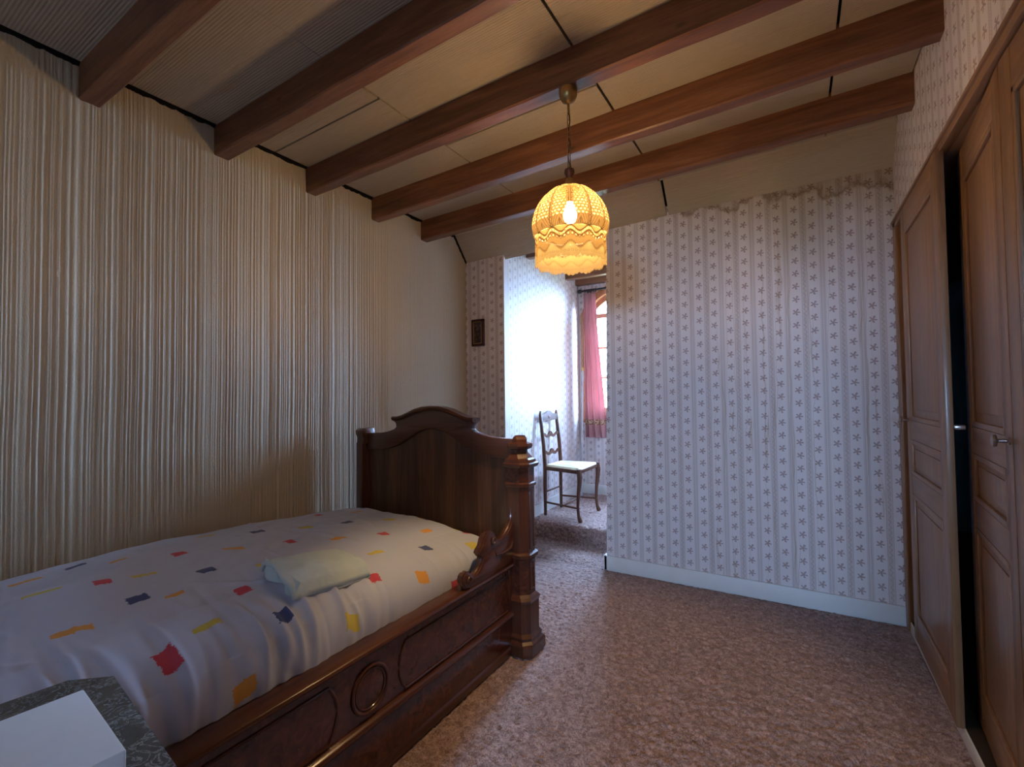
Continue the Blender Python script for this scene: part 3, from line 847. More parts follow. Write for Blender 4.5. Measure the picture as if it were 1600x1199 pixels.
# side rail
RX = -1.185; RT = .425; Y0 = .02
MB().box((RX-.05, Y0, .02), (RX-.012, 1.96, RT-.02)).build('side_rail', MAT['burl'], bed)
L = []
capp = [(RX-.075, RT-.022), (RX-.075, RT-.004), (RX-.06, RT), (RX-.010, RT), (RX+.004, RT-.006), (RX+.008, RT-.014), (RX+.002, RT-.022), (RX-.008, RT-.028), (RX-.02, RT-.028)]
MB().prism(capp, lambda p, k: (p[0], Y0 + (1.955-Y0)*k, p[1])).build('rail_cap', MAT['walnut_y'], bed, bevel=.002)
MB().box((RX-.05, Y0, .0), (RX-.002, 1.955, .172)).build('rail_plinth', MAT['burl'], bed, bevel=.003)
mp = [(RX-.03, .165), (RX+.003, .168), (RX+.010, .178), (RX+.006, .188), (RX-.003, .194), (RX-.03, .198)]
MB().prism(mp, lambda p, k: (p[0], Y0 + (1.955-Y0)*k, p[1])).build('rail_moulding', MAT['walnut_y'], bed, bevel=.002)
mp = [(RX-.03, .0), (RX+.004, .0), (RX+.004, .03), (RX-.004, .042), (RX-.03, .045)]
MB().prism(mp, lambda p, k: (p[0], Y0 + (1.955-Y0)*k, p[1])).build('rail_foot_moulding', MAT['walnut_y'], bed, bevel=.002)
OY, OZ = 1.075, .288
def oval(ry, rz, x, a0=0, a1=360, n=48, dy=0): return [(x, OY+dy+ry*math.cos(math.radians(a0+(a1-a0)*i/n)), OZ+rz*math.sin(math.radians(a0+(a1-a0)*i/n))) for i in range(n + (a1-a0 < 360))]
MB().tube(oval(.072, .072, RX-.010), .0065, 8, True).build('oval_moulding', MAT['walnut_y'], bed, smooth=True)
MB().tube(oval(.060, .060, RX-.010), .003, 6, True).build('oval_moulding', MAT['walnut_y'], bed, smooth=True)
MB().prism([(p[1], p[2]) for p in oval(.058, .058, 0)], lambda p, k: (RX-.02+.010*k, p[0], p[1])).build('oval_medallion', MAT['burl'], bed, bevel=.003)
for sgn in (-1, 1):
    arc = [(RX-.011, OY+sgn*(.128+.03*((i/14-.5)*2)**2), OZ-.082+.164*i/14) for i in range(15)]
    ye = 1.915 if sgn > 0 else .10
    p_ = [(RX-.011, ye, OZ+.082)] + arc[::-1] + [(RX-.011, ye, OZ-.082)]
    MB().tube(p_ + [(RX-.011, ye, OZ)], .0045, 6, True).build('field_moulding', MAT['walnut_y'], bed, smooth=True)
MB().box((RX-.05, 1.925, .17), (RX-.006, 1.957, RT-.02)).build('rail_end_block', MAT['walnut'], bed, bevel=.002)
# S-scroll bracket between rail and post
BXF = -1.178
sc = [(806, 792), (806, 802), (803, 815), (798, 828), (792, 838), (786, 845), (781, 847), (778, 843), (775, 836), (769, 833), (763, 836), (759, 844), (757, 854), (753, 861), (751, 867), (757, 872), (756, 881), (752, 891), (747, 899), (742, 903), (737, 899), (731, 897), (727, 903), (726, 911), (729, 918), (735, 920)]
sp = [px(x, y, 0, BXF) for x, y in sc]
poly = [(p.y, p.z) for p in sp]
poly = [(min(y, 1.957), z) for y, z in poly]
poly = poly + [(poly[-1][0]+.01, RT-.004), (1.957, RT-.004)]
MB().prism(poly, lambda p, k: (BXF-.042+.036*k, p[0], p[1])).build('scroll_bracket', MAT['walnut_y'], bed, bevel=.004)
roll = [(BXF-.02, y, z) for y, z in poly[:-2]]
MB().tube(roll, [.010]*len(roll), 8).build('scroll_moulding', MAT['walnut_y'], bed, smooth=True)
inn = [px(x, y, 0, BXF) for x, y in ((806, 846), (800, 856), (792, 862), (783, 866), (777, 868), (776, 862))]
MB().tube([(BXF-.005, min(p.y, 1.95), p.z) for p in inn], [.003, .006, .007, .006, .005, .002], 6).build('scroll_moulding', MAT['walnut_y'], bed, smooth=True)
for (sx, sy_p, r) in ((772, 846, .017), (734, 908, .016)):
    p = px(sx, sy_p, 0, BXF)
    MB().tube([(BXF-.001, p.y+r*(1-k/26)*math.cos(k*.55), p.z+r*(1-k/26)*math.sin(k*.55)) for k in range(22)], .0035, 6).build('scroll_volute', MAT['walnut_y'], bed, smooth=True)
# wall-side rail, slats deck, foot end
box('side_rail', (-2.29, Y0, .12), (-2.255, 1.97, RT-.05), MAT['walnut_y'], bed)
box('bed_deck', (-2.255, Y0+.03, .20), (RX-.05, 1.97, .235), MAT['plank'], bed)
box('footboard', (-2.28, -.025, .0), (RX, .02, .62), MAT['walnut_x'], bed, .006)

# mattress (under the duvet)
MB().box((-2.25, .03, .236), (-1.262, 1.965, .46)).build('mattress', MAT['white'], bed, bevel=.05, seg=4)

# duvet -------------------------------------------------------------
def duvet():
    y = np.arange(.045, 1.978, .0042); nS = 330
    s = np.linspace(0, 1, nS)
    # cross-section in x: wall side 0..1 rail side, rounded both ends
    x0, x1 = -2.335, -1.247
    # superellipse-like param: angle mapping keeps density round the edges
    S_, Y = np.meshgrid(s, y, indexing='ij')
    zt = np.interp(Y, [0, .35, .67, .94, 1.35, 1.7, 1.92, 2.0], [.640, .646, .664, .672, .648, .618, .598, .590])
    edge = .425 + 0*Y
    a = .10; b = .74       # fractions of s: wall edge, flat top, rail side
    X = np.zeros_like(S_); Z = np.zeros_like(S_)
    w1 = S_ < a; w3 = S_ > b; w2 = ~(w1 | w3)
    xw = x0+.075; xr = -1.475 - .05*np.clip(1-Y, 0, 1)
    t = (S_/a)*math.pi/2
    X = np.where(w1, xw-.075*np.cos(t)**.8, X); Z = np.where(w1, .46+(zt-.03-.46)*np.sin(t)**.8, Z)
    t2 = (S_-a)/(b-a)
    X = np.where(w2, xw+(xr-xw)*t2, X); Z = np.where(w2, zt-.03+.03*np.sin(np.clip(t2, 0, 1)*math.pi)**.7 - .028*t2*np.clip((Y-.4)/1.4, 0, 1), Z)
    t3 = np.clip((S_-b)/(1-b), 0, 1)*math.pi/2
    zr = zt-.03-.028*np.clip((Y-.4)/1.4, 0, 1)
    X = np.where(w3, xr+(x1-xr)*np.sin(t3)**.92, X); Z = np.where(w3, edge+(zr-edge)*np.cos(t3)**.82, Z)
    # end roll at the headboard
    endf = np.clip((1.978-Y)/.09, 0, 1); Z = Z - (1-np.sqrt(1-(1-endf)**2))*.10*np.clip((Z-.42)/.2, 0, 1)
    # broad billows and fine creases
    q = vnoise(X*5+2, Y*4, 1)-.5; q2 = vnoise((X+Y*.6)*16, (Y-X*.4)*7, 2)-.5; q3 = vnoise(X*34, Y*30, 3)-.5
    cre = 1-np.abs(vnoise((X*.8+Y*.5)*9+4, (Y*.9-X)*3.2, 5)*2-1); cre = np.clip((cre-.45)/.55, 0, 1)**2*(3-2*np.clip((cre-.45)/.55, 0, 1))
    soft = np.sin(np.clip(S_*1.05, 0, 1)*math.pi)**.4
    Z = Z + soft*(q*.022 + q2*.009 + q3*.0022 + cre*.0045*np.clip((.78-S_)*8, 0, 1))
    # hanging folds on the room side
    side = np.clip((S_-b+.10)/(1-b+.10), 0, 1)
    near = np.clip((1.35-Y)/.6, 0, 1)*.75+.25
    ph = Y*1.0 + .05*(vnoise(Y*6, Z*3, 8)-.5)
    fold = (np.abs(vnoise(ph*20, side*1.4, 12)*2-1)-.45)*1.0 + (vnoise(ph*42, side*2, 13)-.5)*.5
    amp = side*(1-.45*side)*near*.042
    X = X + fold*amp; Z = Z + fold*amp*.55*(side < .75)
    rf = random.Random(5)
    for k in range(15):
        yk = rf.uniform(.30, 1.12); wk = rf.uniform(.010, .022); ak = rf.uniform(.008, .020)*(1 if yk < .9 else .5); sl = rf.uniform(-.10, .16)
        t0 = rf.uniform(.0, .35); pr_ = np.clip((side-t0)/.25, 0, 1)*np.clip((1.02-side)/.25, 0, 1)
        rd = np.exp(-((Y-yk-sl*(side-.5)*.5)/wk)**2)*pr_*ak
        X = X + rd*.9; Z = Z + rd*.6
    for k in range(26):      # creases spreading over the top
        xc = rf.uniform(-2.2, -1.4); yc = rf.uniform(.3, 1.85); an = rf.uniform(-.5, 1.1); ll = rf.uniform(.06, .20); wk = rf.uniform(.006, .012)
        a_ = (X-xc)*math.cos(an)+(Y-yc)*math.sin(an); b_ = (Y-yc)*math.cos(an)-(X-xc)*math.sin(an)
        Z = Z + np.exp(-(a_/ll)**2-(b_/wk)**2)*rf.uniform(.002, .006)*w2
    # rumpled pillow end, lower left of the picture
    pil = np.exp(-((Y-.42)/.26)**2)
    Z = Z + pil*.045*np.sin(np.clip(t2, 0, 1)*math.pi)*w2*(vnoise(X*6, Y*7, 21)-.25)
    Z = np.maximum(Z, .405)
    P = np.stack([X, Y, Z], -1)
    # arc-length coordinate across
    ds = np.zeros_like(S_); ds[1:] = np.cumsum(np.hypot(np.diff(X, axis=0), np.diff(Z, axis=0)), axis=0)
    o = grid_mesh('duvet', P[:, ::-1], MAT['duvet'])
    prop(o, 'pale blue-grey duvet printed with red, blue and yellow paint daubs', 'duvet')
    # place each printed daub from where the photo shows it
    RED, BLU, ORA, YEL = (.62, .045, .075), (.035, .055, .19), (.78, .36, .045), (.66, .55, .07)
    D = [(280, 865, RED, .030, .026), (160, 908, RED, .027, .022), (452, 846, RED, .030, .028), (600, 834, RED, .032, .028), (380, 922, RED, .027, .030), (734, 826, RED, .034, .026),
         (585, 902, RED, .030, .026), (262, 1033, RED, .027, .044), (497, 805, RED, .030, .024), (755, 800, RED, .03, .024), (712, 919, RED, .030, .035),
         (117, 886, BLU, .034, .020), (215, 936, BLU, .034, .024), (323, 890, BLU, .032, .028), (543, 816, BLU, .034, .028), (443, 965, BLU, .030, .028), (507, 869, BLU, .032, .026),
         (665, 857, BLU, .034, .030), (402, 831, BLU, .034, .024), (668, 810, BLU, .036, .028), (570, 785, BLU, .036, .024),
         (365, 857, ORA, .046, .016), (528, 841, ORA, .046, .019), (272, 930, ORA, .032, .013), (666, 830, ORA, .042, .022), (660, 902, ORA, .036, .034), (382, 1077, ORA, .036, .030), (556, 800, ORA, .044, .017), (113, 985, ORA, .056, .014), (40, 910, ORA, .055, .012), (186, 876, ORA, .034, .011), (664, 799, ORA, .03, .02),
         (225, 898, YEL, .046, .013), (322, 838, YEL, .044, .017), (418, 881, YEL, .048, .016), (478, 824, YEL, .046, .017), (588, 864, YEL, .050, .020), (739, 853, YEL, .040, .032), (551, 974, YEL, .034, .034), (325, 978, YEL, .050, .014), (608, 812, YEL, .046, .020), (65, 926, YEL, .055, .011), (722, 811, YEL, .03, .02)]
    V = P.reshape(-1, 3) - np.array([0, 0, CAM_H])
    dep = V@np.array(cf); U = CX + FOC*(V@np.array(cr))/dep; W = CY - FOC*(V@np.array(cu))/dep
    # facing test: use grid normals
    dn = np.cross(np.gradient(P, axis=0), np.gradient(P, axis=1)).reshape(-1, 3)
    vis = np.abs((dn*V).sum(1)) > 0
    sgn = np.sign((dn*V).sum(1)); flip = np.sign(np.median((dn*np.array([0, 0, 1])).sum(1)))
    vis = (sgn*flip) < 0
    dist = np.full(S_.shape, 9.0); colr = np.zeros(S_.shape+(4,)); colr[..., 3] = 1
    for (ux, uy, c, hy, hs) in D:
        e = (U-ux)**2 + (W-uy)**2 + np.where(vis, 0, 1e6)
        k = int(np.argmin(e)); i, j = divmod(k, len(y))
        if e[k] > 900: continue
        hy, hs = hy*.76, hs*.78
        rt = random.uniform(-.15, .15); dy = Y - y[j]; dd = ds - ds[i, j]
        a_ = dy*math.cos(rt)+dd*math.sin(rt); b_ = dd*math.cos(rt)-dy*math.sin(rt)
        dq = np.maximum(np.abs(a_)-hy, np.abs(b_)-hs)
        cl_ = dq < dist; dist = np.where(cl_, dq, dist); colr[cl_, :3] = c
    me = o.data
    at = me.attributes.new('daub_distance', 'FLOAT', 'POINT'); at.data.foreach_set('value', dist[:, ::-1].ravel().astype(np.float32))
    at = me.attributes.new('daub_colour', 'FLOAT_COLOR', 'POINT'); at.data.foreach_set('color', colr[:, ::-1].ravel().astype(np.float32))
    return P
DP = duvet()
def duvet_z(x, y):
    d = (DP[..., 0]-x)**2 + (DP[..., 1]-y)**2; return float(DP.reshape(-1, 3)[int(np.argmin(d)), 2])

def duvet_px(u, v):
    V = DP.reshape(-1, 3) - np.array([0, 0, CAM_H]); dep = V@np.array(cf)
    U = CX + FOC*(V@np.array(cr))/dep; W = CY - FOC*(V@np.array(cu))/dep
    e = np.hypot(U-u, W-v); k = np.where(e < e.min()+1.5)[0]; k = k[np.argmin(dep[k])]
    return Vector(DP.reshape(-1, 3)[k])
# folded pale blue pillowcase on the bed
def folded():
    pa = duvet_px(468, 940); pb = duvet_px(580, 906); print('CLOTH', pa, pb, duvet_px(452, 885), duvet_px(545, 870))
    ux = Vector((pb.x-pa.x, pb.y-pa.y, 0)); ln = ux.length; ux.normalize(); uy = Vector((-ux.y, ux.x, 0))
    root = thing('folded_pillowcase', (pa.x, pa.y, pa.z), 'pale blue folded pillowcase lying on the printed duvet', 'pillowcase')
    wd = .205
    for lay in range(3):
        n, m_ = 46, 40
        u = np.linspace(0, 1, n); v = np.linspace(-.0, 1, m_); U, V = np.meshgrid(u, v, indexing='ij')
        sh = 1 - .16*V*(lay == 2); 
        ox = U*ln*sh + .02*V - .012*lay*(1-U) + .006*np.sin(V*9+lay)*(1-U)
        oy = V*wd*(1-.10*U) + .004*np.sin(U*9)
        top = .016 + .017*lay
        z = top*np.clip(np.minimum(V, 1-V)*9+.15, 0, 1)**.5*(1-.25*U) + (vnoise(U*6, V*5, 40+lay)-.5)*.008*(1+lay*.4)
        bx = pa.x + ux.x*ox + uy.x*oy; by = pa.y + ux.y*ox + uy.y*oy
        zb = np.array([[duvet_z(bx[i, j], by[i, j]) for j in range(0, m_, 13)] for i in range(0, n, 15)])
        zi = np.stack([np.interp(np.arange(m_), np.arange(0, m_, 13), r) for r in zb]); zi = np.stack([np.interp(np.arange(n), np.arange(0, n, 15), zi[:, j]) for j in range(m_)], 1)
        o = grid_mesh('cloth_fold', np.stack([bx, by, zi+z+.004], -1)[:, ::-1] if False else np.stack([bx, by, zi+z+.004], -1), MAT['folded'], root)
        sd = o.modifiers.new('thick', 'SOLIDIFY'); sd.thickness = .012; sd.offset = -1
    # open gathered end
    t = np.linspace(0, 1, 30); k = np.linspace(0, 1, 14); T, K = np.meshgrid(t, k, indexing='ij')
    ox = -.028*K*(.6+.4*np.sin(T*11)) + .004; oy = T*wd*.93+.006; z = .052*(1-K*.7) * (1-.3*np.abs(np.sin(T*8))*K)
    bx = pa.x + ux.x*ox + uy.x*oy; by = pa.y + ux.y*ox + uy.y*oy
    zb = duvet_z(pa.x, pa.y)*(1-T) + duvet_z(pa.x+uy.x*wd, pa.y+uy.y*wd)*T
    o = grid_mesh('open_end', np.stack([bx, by, zb+z+.006], -1), MAT['folded'], root)
    o.modifiers.new('thick', 'SOLIDIFY').thickness = .004
folded()

# ------------------------------------------------------------------ pendant lamp
LX, LY = -.755, 1.711
def lamp():
    zt = zc(LX)-BEAM_H
    root = thing('pendant_lamp', (LX, LY, 1.75), 'lit pendant lamp with yellow crocheted lace shade hanging from beam', 'lamp')
    MB().lathe([(0, zt), (.036, zt), (.0375, zt-.012), (.035, zt-.030), (.026, zt-.047), (.013, zt-.056), (.006, zt-.060), (0, zt-.060)], (LX, LY, 0), 28).build('canopy', MAT['brass'], root, smooth=True)
    MB().lathe([(.005, zt-.058), (.0055, zt-.10), (.004, zt-.104)], (LX, LY, 0), 12).build('stem', MAT['brass'], root, smooth=True)
    z = zt-.100; k = 0
    while z > 2.135:
        pts = []
        for i in range(14):
            a = 2*math.pi*i/14; hx = .0058*math.cos(a); hz = (.010 if math.sin(a) > 0 else -.010) + .005*math.sin(a)
            pts.append((LX+(hx if k % 2 == 0 else 0)*.8 + (hx*.5 if k % 2 else 0), LY+(hx*.5 if k % 2 == 0 else hx), z-.012+hz))
        MB().tube(pts, .0016, 6, True).build('chain_link', MAT['brass'], root, smooth=True); z -= .0235; k += 1
    cord = [(LX+.006*math.sin(i*.9), LY-.004*math.cos(i*.7), zt-.098 - (zt-.098-2.125)*i/16) for i in range(17)]
    MB().tube(cord, .0022, 6).build('power_cord', MAT['iron'], root, smooth=True)
    MB().lathe([(0, 2.135), (.009, 2.135), (.019, 2.128), (.021, 2.115), (.015, 2.102), (.012, 2.092), (.0, 2.092)], (LX, LY, 0), 24).build('finial', MAT['chairwood'], root, smooth=True)
    MB().lathe([(.012, 2.094), (.018, 2.075), (.030, 2.055), (.034, 2.046)], (LX, LY, 0), 24, cap=False).build('gallery', MAT['brass'], root, smooth=True)
    # crown: twelve gores of net
    prof = [(.030, 2.052), (.050, 2.049), (.075, 2.038), (.100, 2.017), (.122, 1.988), (.138, 1.955), (.147, 1.920), (.149, 1.893), (.146, 1.872), (.138, 1.857)]
    na = 144
    pr = np.array(prof); tt = np.linspace(0, len(pr)-1, 40); R = np.interp(tt, np.arange(len(pr)), pr[:, 0]); Z = np.interp(tt, np.arange(len(pr)), pr[:, 1])
    ln = np.concatenate([[0], np.cumsum(np.hypot(np.diff(R), np.diff(Z)))]); ln = ln[-1]-ln
    th = np.linspace(0, 2*math.pi, na+1)
    TH, RR = np.meshgrid(th, R, indexing='ij'); ZZ = np.broadcast_to(Z, TH.shape); LN = np.broadcast_to(ln, TH.shape)
    a0 = YAW*0 + math.atan2(-LY, -LX)       # one seam faces the room's middle
    lob = 1 + .06*np.abs(np.sin((TH)*6))**.8 - .02
    Px = LX + RR*lob*np.cos(TH+a0); Py = LY + RR*lob*np.sin(TH+a0)
    uv = np.stack([TH/(2*math.pi)*12, LN], -1)
    grid_mesh('shade_crown', np.stack([Px, Py, ZZ], -1), MAT['lace'], root, uv)
    MB().tube([(LX+.131*math.cos(2*math.pi*i/48), LY+.131*math.sin(2*math.pi*i/48), 1.866) for i in range(48)], .0015, 6, True).build('shade_ring', MAT['whitebox'], root, smooth=True)
    v = np.linspace(0, 1, 26); th = np.linspace(0, 2*math.pi, 289); TH, V = np.meshgrid(th, v, indexing='ij')
    bot = 1.752 - .008*np.abs(np.cos(TH*6)) - .007*np.abs(np.sin(TH*24))
    Zs = 1.8585*(1-V) + bot*V; Rs = .137 + .003*np.cos(TH*12) + .002*V
    uv = np.stack([TH/(2*math.pi)*12, (Zs-1.75)], -1)
    grid_mesh('shade_skirt', np.stack([LX+Rs*np.cos(TH+a0), LY+Rs*np.sin(TH+a0), Zs], -1), MAT['lace_skirt'], root, uv)
    MB().lathe([(0, 2.06), (.014, 2.06), (.016, 2.03), (.016, 1.995), (.0, 1.995)], (LX, LY, 0), 16).build('bulb_socket', MAT['iron'], root, smooth=True)
    MB().lathe([(.012, 1.995), (.014, 1.985), (.022, 1.968), (.027, 1.950), (.027, 1.935), (.020, 1.918), (.008, 1.910), (0.001, 1.909)], (LX, LY, 0), 20).build('bulb', MAT['bulb'], root, smooth=True)
lamp()

# ------------------------------------------------------------------ ladder-back chair in the alcove
def chair():
    zf = STEP_Z-.004
    root = thing('ladder_back_chair', (-1.80, 3.93, zf), 'walnut ladder-back chair with rush seat on the carpeted step', 'chair')
    BL, BR, FL, FR = (-1.958, 3.795), (-1.958, 4.125), (-1.605, 4.165), (-1.590, 3.70)
    W = MAT['chairwood']
    for (x, y), t in ((BL, 0), (BR, 1)):
        pts = [(x, y, zf), (x, y, zf+.25), (x, y, zf+.45), (x-.010, y, zf+.62), (x-.030, y, zf+.80), (x-.040, y, zf+.90), (x-.040, y, zf+.935)]
        pts = [(max(p[0], -2.044), p[1], p[2]) for p in pts]
        MB().tube(pts, [.014, .0165, .018, .017, .016, .015, .008], 10).build('back_post', W, root, smooth=True)
    for (x, y), dy in ((FR, -.004), (FL, .004)):
        pts = [(x+.012, y+dy, zf), (x+.010, y+dy, zf+.012), (x-.004, y, zf+.05), (x-.012, y, zf+.12), (x-.006, y, zf+.22), (x+.006, y, zf+.32), (x+.010, y, zf+.38), (x+.002, y, zf+.445)]
        MB().tube(pts, [.017, .020, .0135, .0125, .015, .019, .023, .022], 10).build('front_leg', W, root, smooth=True)
    def slat(z, h, crest=False):
        n = 24; P = []; Q = []
        for i in range(n+1):
            f = i/n; y = BL[1]+(BR[1]-BL[1])*f; s_ = abs(f-.5)*2
            bow = -.006*(1-s_*s_)
            if crest: up = .030*math.exp(-(s_/.45)**4) + .012*math.cos(s_*9)*(s_ < .9)*.4; lo_ = -.014*math.exp(-(s_/.3)**2)
            else: up = .013*math.cos(s_*7.5) + .008*(s_ < .25); lo_ = .011*math.cos(s_*7.5+.4) - .008*math.exp(-(s_/.16)**2)
            P.append((y, z+h+up, bow)); Q.append((y, z+lo_, bow))
        zz = (z-zf); back = np.interp(zz, [.45, .62, .80, .90, .95], [0, -.010, -.030, -.038, -.040])
        m = MB(); L = []
        for (y, zu, bo), (_, zl, _) in zip(P, Q):
            x = max(BL[0]+back+bo, -2.05); L.append([(x-.006, y, zl), (x+.006, y, zl), (x+.006, y, zu), (x-.006, y, zu)])
        m.loops(L)
        m.build('crest_rail' if crest else 'back_slat', W, root, smooth=True, angle=40)
    slat(zf+.845, .055, True); slat(zf+.695, .026); slat(zf+.535, .026)
    # carved rosette on the crest
    MB().lathe([(0, 0), (.018, 0), (.016, .006), (.006, .009), (0, .009)], (-1.995, 3.96, zf+.875), 12, 'X').build('carved_rosette', W, root, smooth=True)
    # seat frame rails
    z1 = zf+.405; z2 = zf+.437
    def rail(a, b, nm='seat_rail', za=z1, zb=z2, r=None):
        m = MB(); d = Vector((b[0]-a[0], b[1]-a[1], 0)).normalized(); nn = Vector((-d.y, d.x, 0))*.011
        m.hexa([(a[0]-nn.x, a[1]-nn.y, za), (b[0]-nn.x, b[1]-nn.y, za), (b[0]+nn.x, b[1]+nn.y, za), (a[0]+nn.x, a[1]+nn.y, za),
                (a[0]-nn.x, a[1]-nn.y, zb), (b[0]-nn.x, b[1]-nn.y, zb), (b[0]+nn.x, b[1]+nn.y, zb), (a[0]+nn.x, a[1]+nn.y, zb)])
        m.build(nm, W, root, bevel=.004)
    rail(BL, FR); rail(BR, FL); rail(FR, FL); rail(BL, BR)
    # rush seat: four wedges meeting at the middle, strands parallel to each rail
    cs = [(BL[0]-.004, BL[1]-.004), (FR[0]+.010, FR[1]-.004), (FL[0]+.010, FL[1]+.004), (BR[0]-.004, BR[1]+.004)]
    cen = (sum(p[0] for p in cs)/4, sum(p[1] for p in cs)/4)
    for i in range(4):
        a = Vector((*cs[i], 0)); b = Vector((*cs[(i+1) % 4], 0)); c = Vector((*cen, 0)); n = 16
        u = np.linspace(0, 1, n*3+1); P = np.zeros((len(u), 9, 3)); UV = np.zeros((len(u), 9, 2))
        for k, f in enumerate(u):
            l = a.lerp(c, f); r = b.lerp(c, f); edge = min(1, f*10)
            for j in range(9):
                q = l.lerp(r, j/8); 
                P[k, j] = (q.x, q.y, z2 - .020*(1-edge) + .014 - .006*f + .0016*math.cos(f*n*2*math.pi)*-1); UV[k, j] = (f*n/40.0, j/8)
        grid_mesh('rush_wedge', P, MAT['rush'], root, UV)
    MB().add([(p[0], p[1], z1+.004) for p in cs], [(0, 1, 2, 3)]).build('rush_underside', MAT['rush'], root)
    # stretchers
    def st(a, b, z, r=.009): MB().tube([(a[0], a[1], z), (b[0], b[1], z)], r, 8).build('stretcher', W, root, smooth=True)
    st(BL, FR, zf+.115); st(BR, FL, zf+.115)
    mid = lambda a, b, f: (a[0]+(b[0]-a[0])*f, a[1]+(b[1]-a[1])*f)
    st(mid(BL, FR, .55), mid(BR, FL, .55), zf+.115); st(BL, BR, zf+.205, .008)
chair()

# ------------------------------------------------------------------ curtain, rod, opener pole, picture
def curtain():
    ry = ALC_Y-.085; zr = 2.375
    rod = thing('curtain_rod', (-1.4, ry, zr), 'dark curtain rod with ball finial above the alcove window', 'curtain rod')
    MB().tube([(-1.995, ry, zr), (-.70, ry, zr)], .012, 12).build('rod', MAT['iron'], rod, smooth=True)
    MB().lathe([(0, -.055), (.014, -.052), (.024, -.035), (.020, -.014), (.012, -.006), (.014, 0), (.012, .008)], (-1.985, ry, zr), 16, 'X').build('finial', MAT['iron'], rod, smooth=True)
    box('bracket', (-1.93, ry, zr-.02), (-1.915, ALC_Y, zr+.012), MAT['iron'], rod)
    for i in range(6):
        x = -1.952+.024*i
        MB().tube([(x+.004*math.sin(a*2), ry+.019*math.cos(a), zr-.006+.019*math.sin(a)) for a in np.linspace(0, 2*math.pi, 16, endpoint=False)], .003, 6, True).build('curtain_ring', MAT['iron'], rod, smooth=True)
    nu, nv = 160, 60
    u = np.linspace(0, 1, nu); v = np.linspace(0, 1, nv); U, V = np.meshgrid(u, v, indexing='ij')
    wtop, wbot = .135, .262
    wd = wtop + (wbot-wtop)*(1-V)**1.3
    x = -1.965 + wd*U
    ph = U*2*math.pi*3.6
    amp = .018 + .016*(1-V)
    pinch = np.clip((V-.93)/.07, 0, 1)
    y = ry - .012 + (amp*(1-pinch*.5))*np.sin(ph) + .008*np.sin(U*31)*pinch
    z = .775 + (zr-.028-.775)*V
    uv = np.stack([U, V], -1)
    c = grid_mesh('curtain', np.stack([x+.004*np.sin(ph*2), y, z], -1), MAT['curtain'], None, uv)
    c.modifiers.new('thick', 'SOLIDIFY').thickness = .002
    prop(c, 'rose pink curtain with patterned braid hanging at the alcove window', 'curtain')
curtain()
def pole():
    b = Vector((-1.985, 4.70, STEP_Z)); t = Vector((-1.965, 4.76, 2.07))
    root = thing('window_pole', tuple(b), 'slim aluminium and wood pole leaning in the alcove corner', 'pole')
    q = lambda f: b.lerp(t, f)
    MB().tube([q(0), q(.30)], .010, 10).build('lower_tube', MAT['alu'], root, smooth=True)
    MB().tube([q(.295), q(.325)], .0125, 10).build('collar', MAT['white'], root, smooth=True)
    MB().tube([q(.32), q(.655)], .0075, 10).build('upper_tube', MAT['alu'], root, smooth=True)
    MB().tube([q(.64), q(.66), q(.685), q(.70)], [.010, .017, .015, .009], 10).build('joint', MAT['steel'], root, smooth=True)
    MB().tube([q(.70), q(.718)], .011, 10).build('ferrule', plain('yellow_ferrule', (.75, .50, .12), .4), root, smooth=True)
    MB().tube([q(.715), q(1)], .0075, 10).build('wooden_handle', MAT['framewood'], root, smooth=True)
pole()
def picture():
    x0, x1, z0, z1 = -2.318, -2.196, 1.648, 1.872; y = YF
    root = thing('framed_picture', ((x0+x1)/2, y, z0), 'small dark framed still life picture on narrow floral pier', 'picture')
    def fr(a, d0, d1, w, nm, mat, bv):
        m = MB()
        for q in ((x0+a, z0+a, x0+a+w, z1-a), (x1-a-w, z0+a, x1-a, z1-a), (x0+a, z0+a, x1-a, z0+a+w), (x0+a, z1-a-w, x1-a, z1-a)): m.box((q[0], y-d1, q[1]), (q[2], y-d0, q[3]))
        m.build(nm, mat, root, bevel=bv)
    fr(0, 0, .022, .022, 'frame', plain('maroon_frame', (.055, .012, .014), .35), .003)
    fr(.019, .004, .024, .006, 'gilt_slip', MAT['brass'], .0015)
    box('print', (x0+.02, y-.014, z0+.02), (x1-.02, y-.004, z1-.02), MAT['picture'], root)
picture()

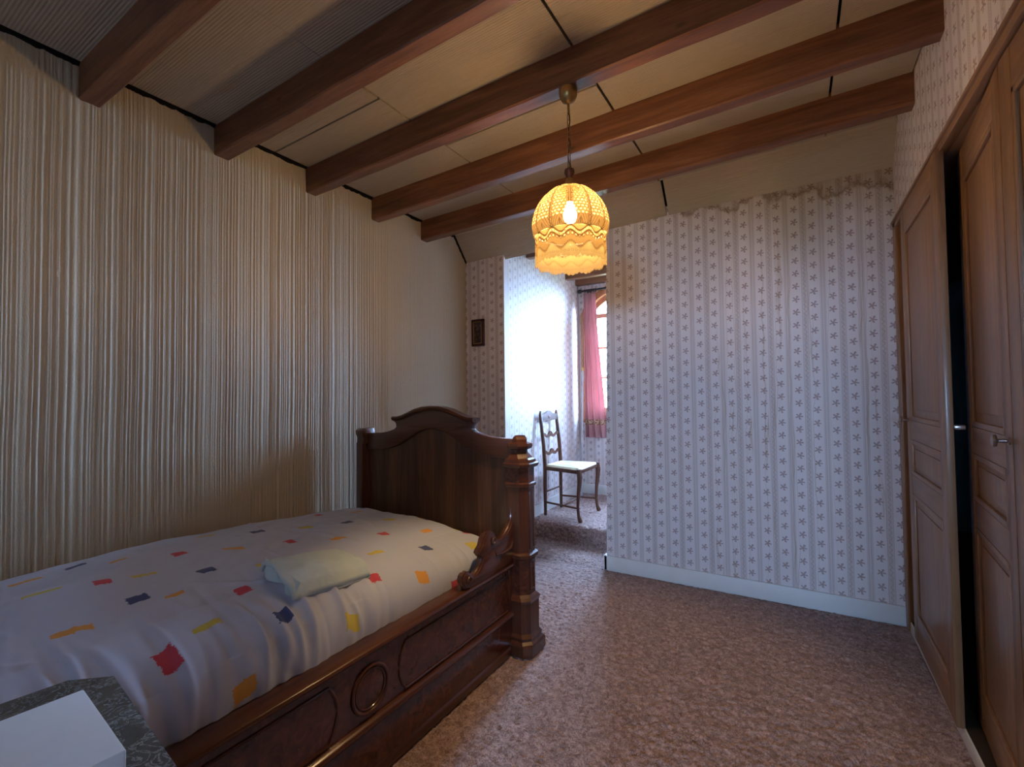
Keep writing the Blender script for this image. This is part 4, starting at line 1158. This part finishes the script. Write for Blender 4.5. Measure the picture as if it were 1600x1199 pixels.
# ------------------------------------------------------------------ nightstand with marble top and white box
def nightstand():
    zt = .72
    A = px(180, 1057, 2, zt); B = px(279, 1199, 2, zt); Cc = px(144, 1062, 2, zt); D = px(0, 1125, 2, zt)
    d1 = (B-A).normalized(); d2 = (D-Cc).normalized()
    ang = (math.atan2(d1.y, d1.x) + math.atan2(-d2.x, d2.y) + math.pi)/2 if False else math.atan2(d1.y, d1.x)
    root = thing('nightstand', (A.x, A.y, 0), 'dark wooden nightstand with grey veined marble top beside the bed', 'nightstand', rz=ang)
    # local: +x along the far edge, -y towards the photographer
    c = .055; wx, dy = .40, .36
    top = [(-.005, 0), (wx-c, 0), (wx, -c), (wx, -dy), (-c, -dy), (-c, -c)]
    MB().prism(top, lambda p, k: (p[0], p[1], zt-.022+.022*k)).build('marble_top', MAT['marble'], root, bevel=.003)
    W = MAT['walnut']
    box('body', (-c+.02, -dy+.01, .08), (wx-.025, -.025, zt-.022), W, root, .004)
    box('plinth', (-c+.012, -dy+.005, 0), (wx-.015, -.015, .08), W, root, .004)
    d = box('drawer', (wx-.03, -dy+.04, .56), (wx-.015, -.05, .68), MAT['burl'], root, .003)
    MB().lathe([(0, 0), (.007, 0), (.006, .012), (.014, .018), (.012, .028), (0, .030)], (wx-.016, -dy/2, .62), 16, 'X').build('knob', MAT['brass'], d, smooth=True)
    d = box('door', (wx-.03, -dy+.04, .11), (wx-.015, -.05, .54), MAT['burl'], root, .003)
    MB().lathe([(0, 0), (.006, 0), (.005, .010), (.011, .015), (0, .022)], (wx-.016, -.075, .33), 16, 'X').build('knob', MAT['brass'], d, smooth=True)
    # white box
    zb = zt+.075
    P1 = px(129, 1078, 2, zb); P2 = px(194, 1171, 2, zb); e = (P2-P1); w = e.length; an = math.atan2(e.y, e.x)
    r = thing('white_box', (P1.x, P1.y, zt), 'plain white cardboard box lying on the marble nightstand', 'box', rz=an)
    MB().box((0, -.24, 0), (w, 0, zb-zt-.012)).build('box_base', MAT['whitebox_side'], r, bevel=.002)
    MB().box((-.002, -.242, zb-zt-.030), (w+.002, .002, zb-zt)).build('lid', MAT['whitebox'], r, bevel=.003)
nightstand()
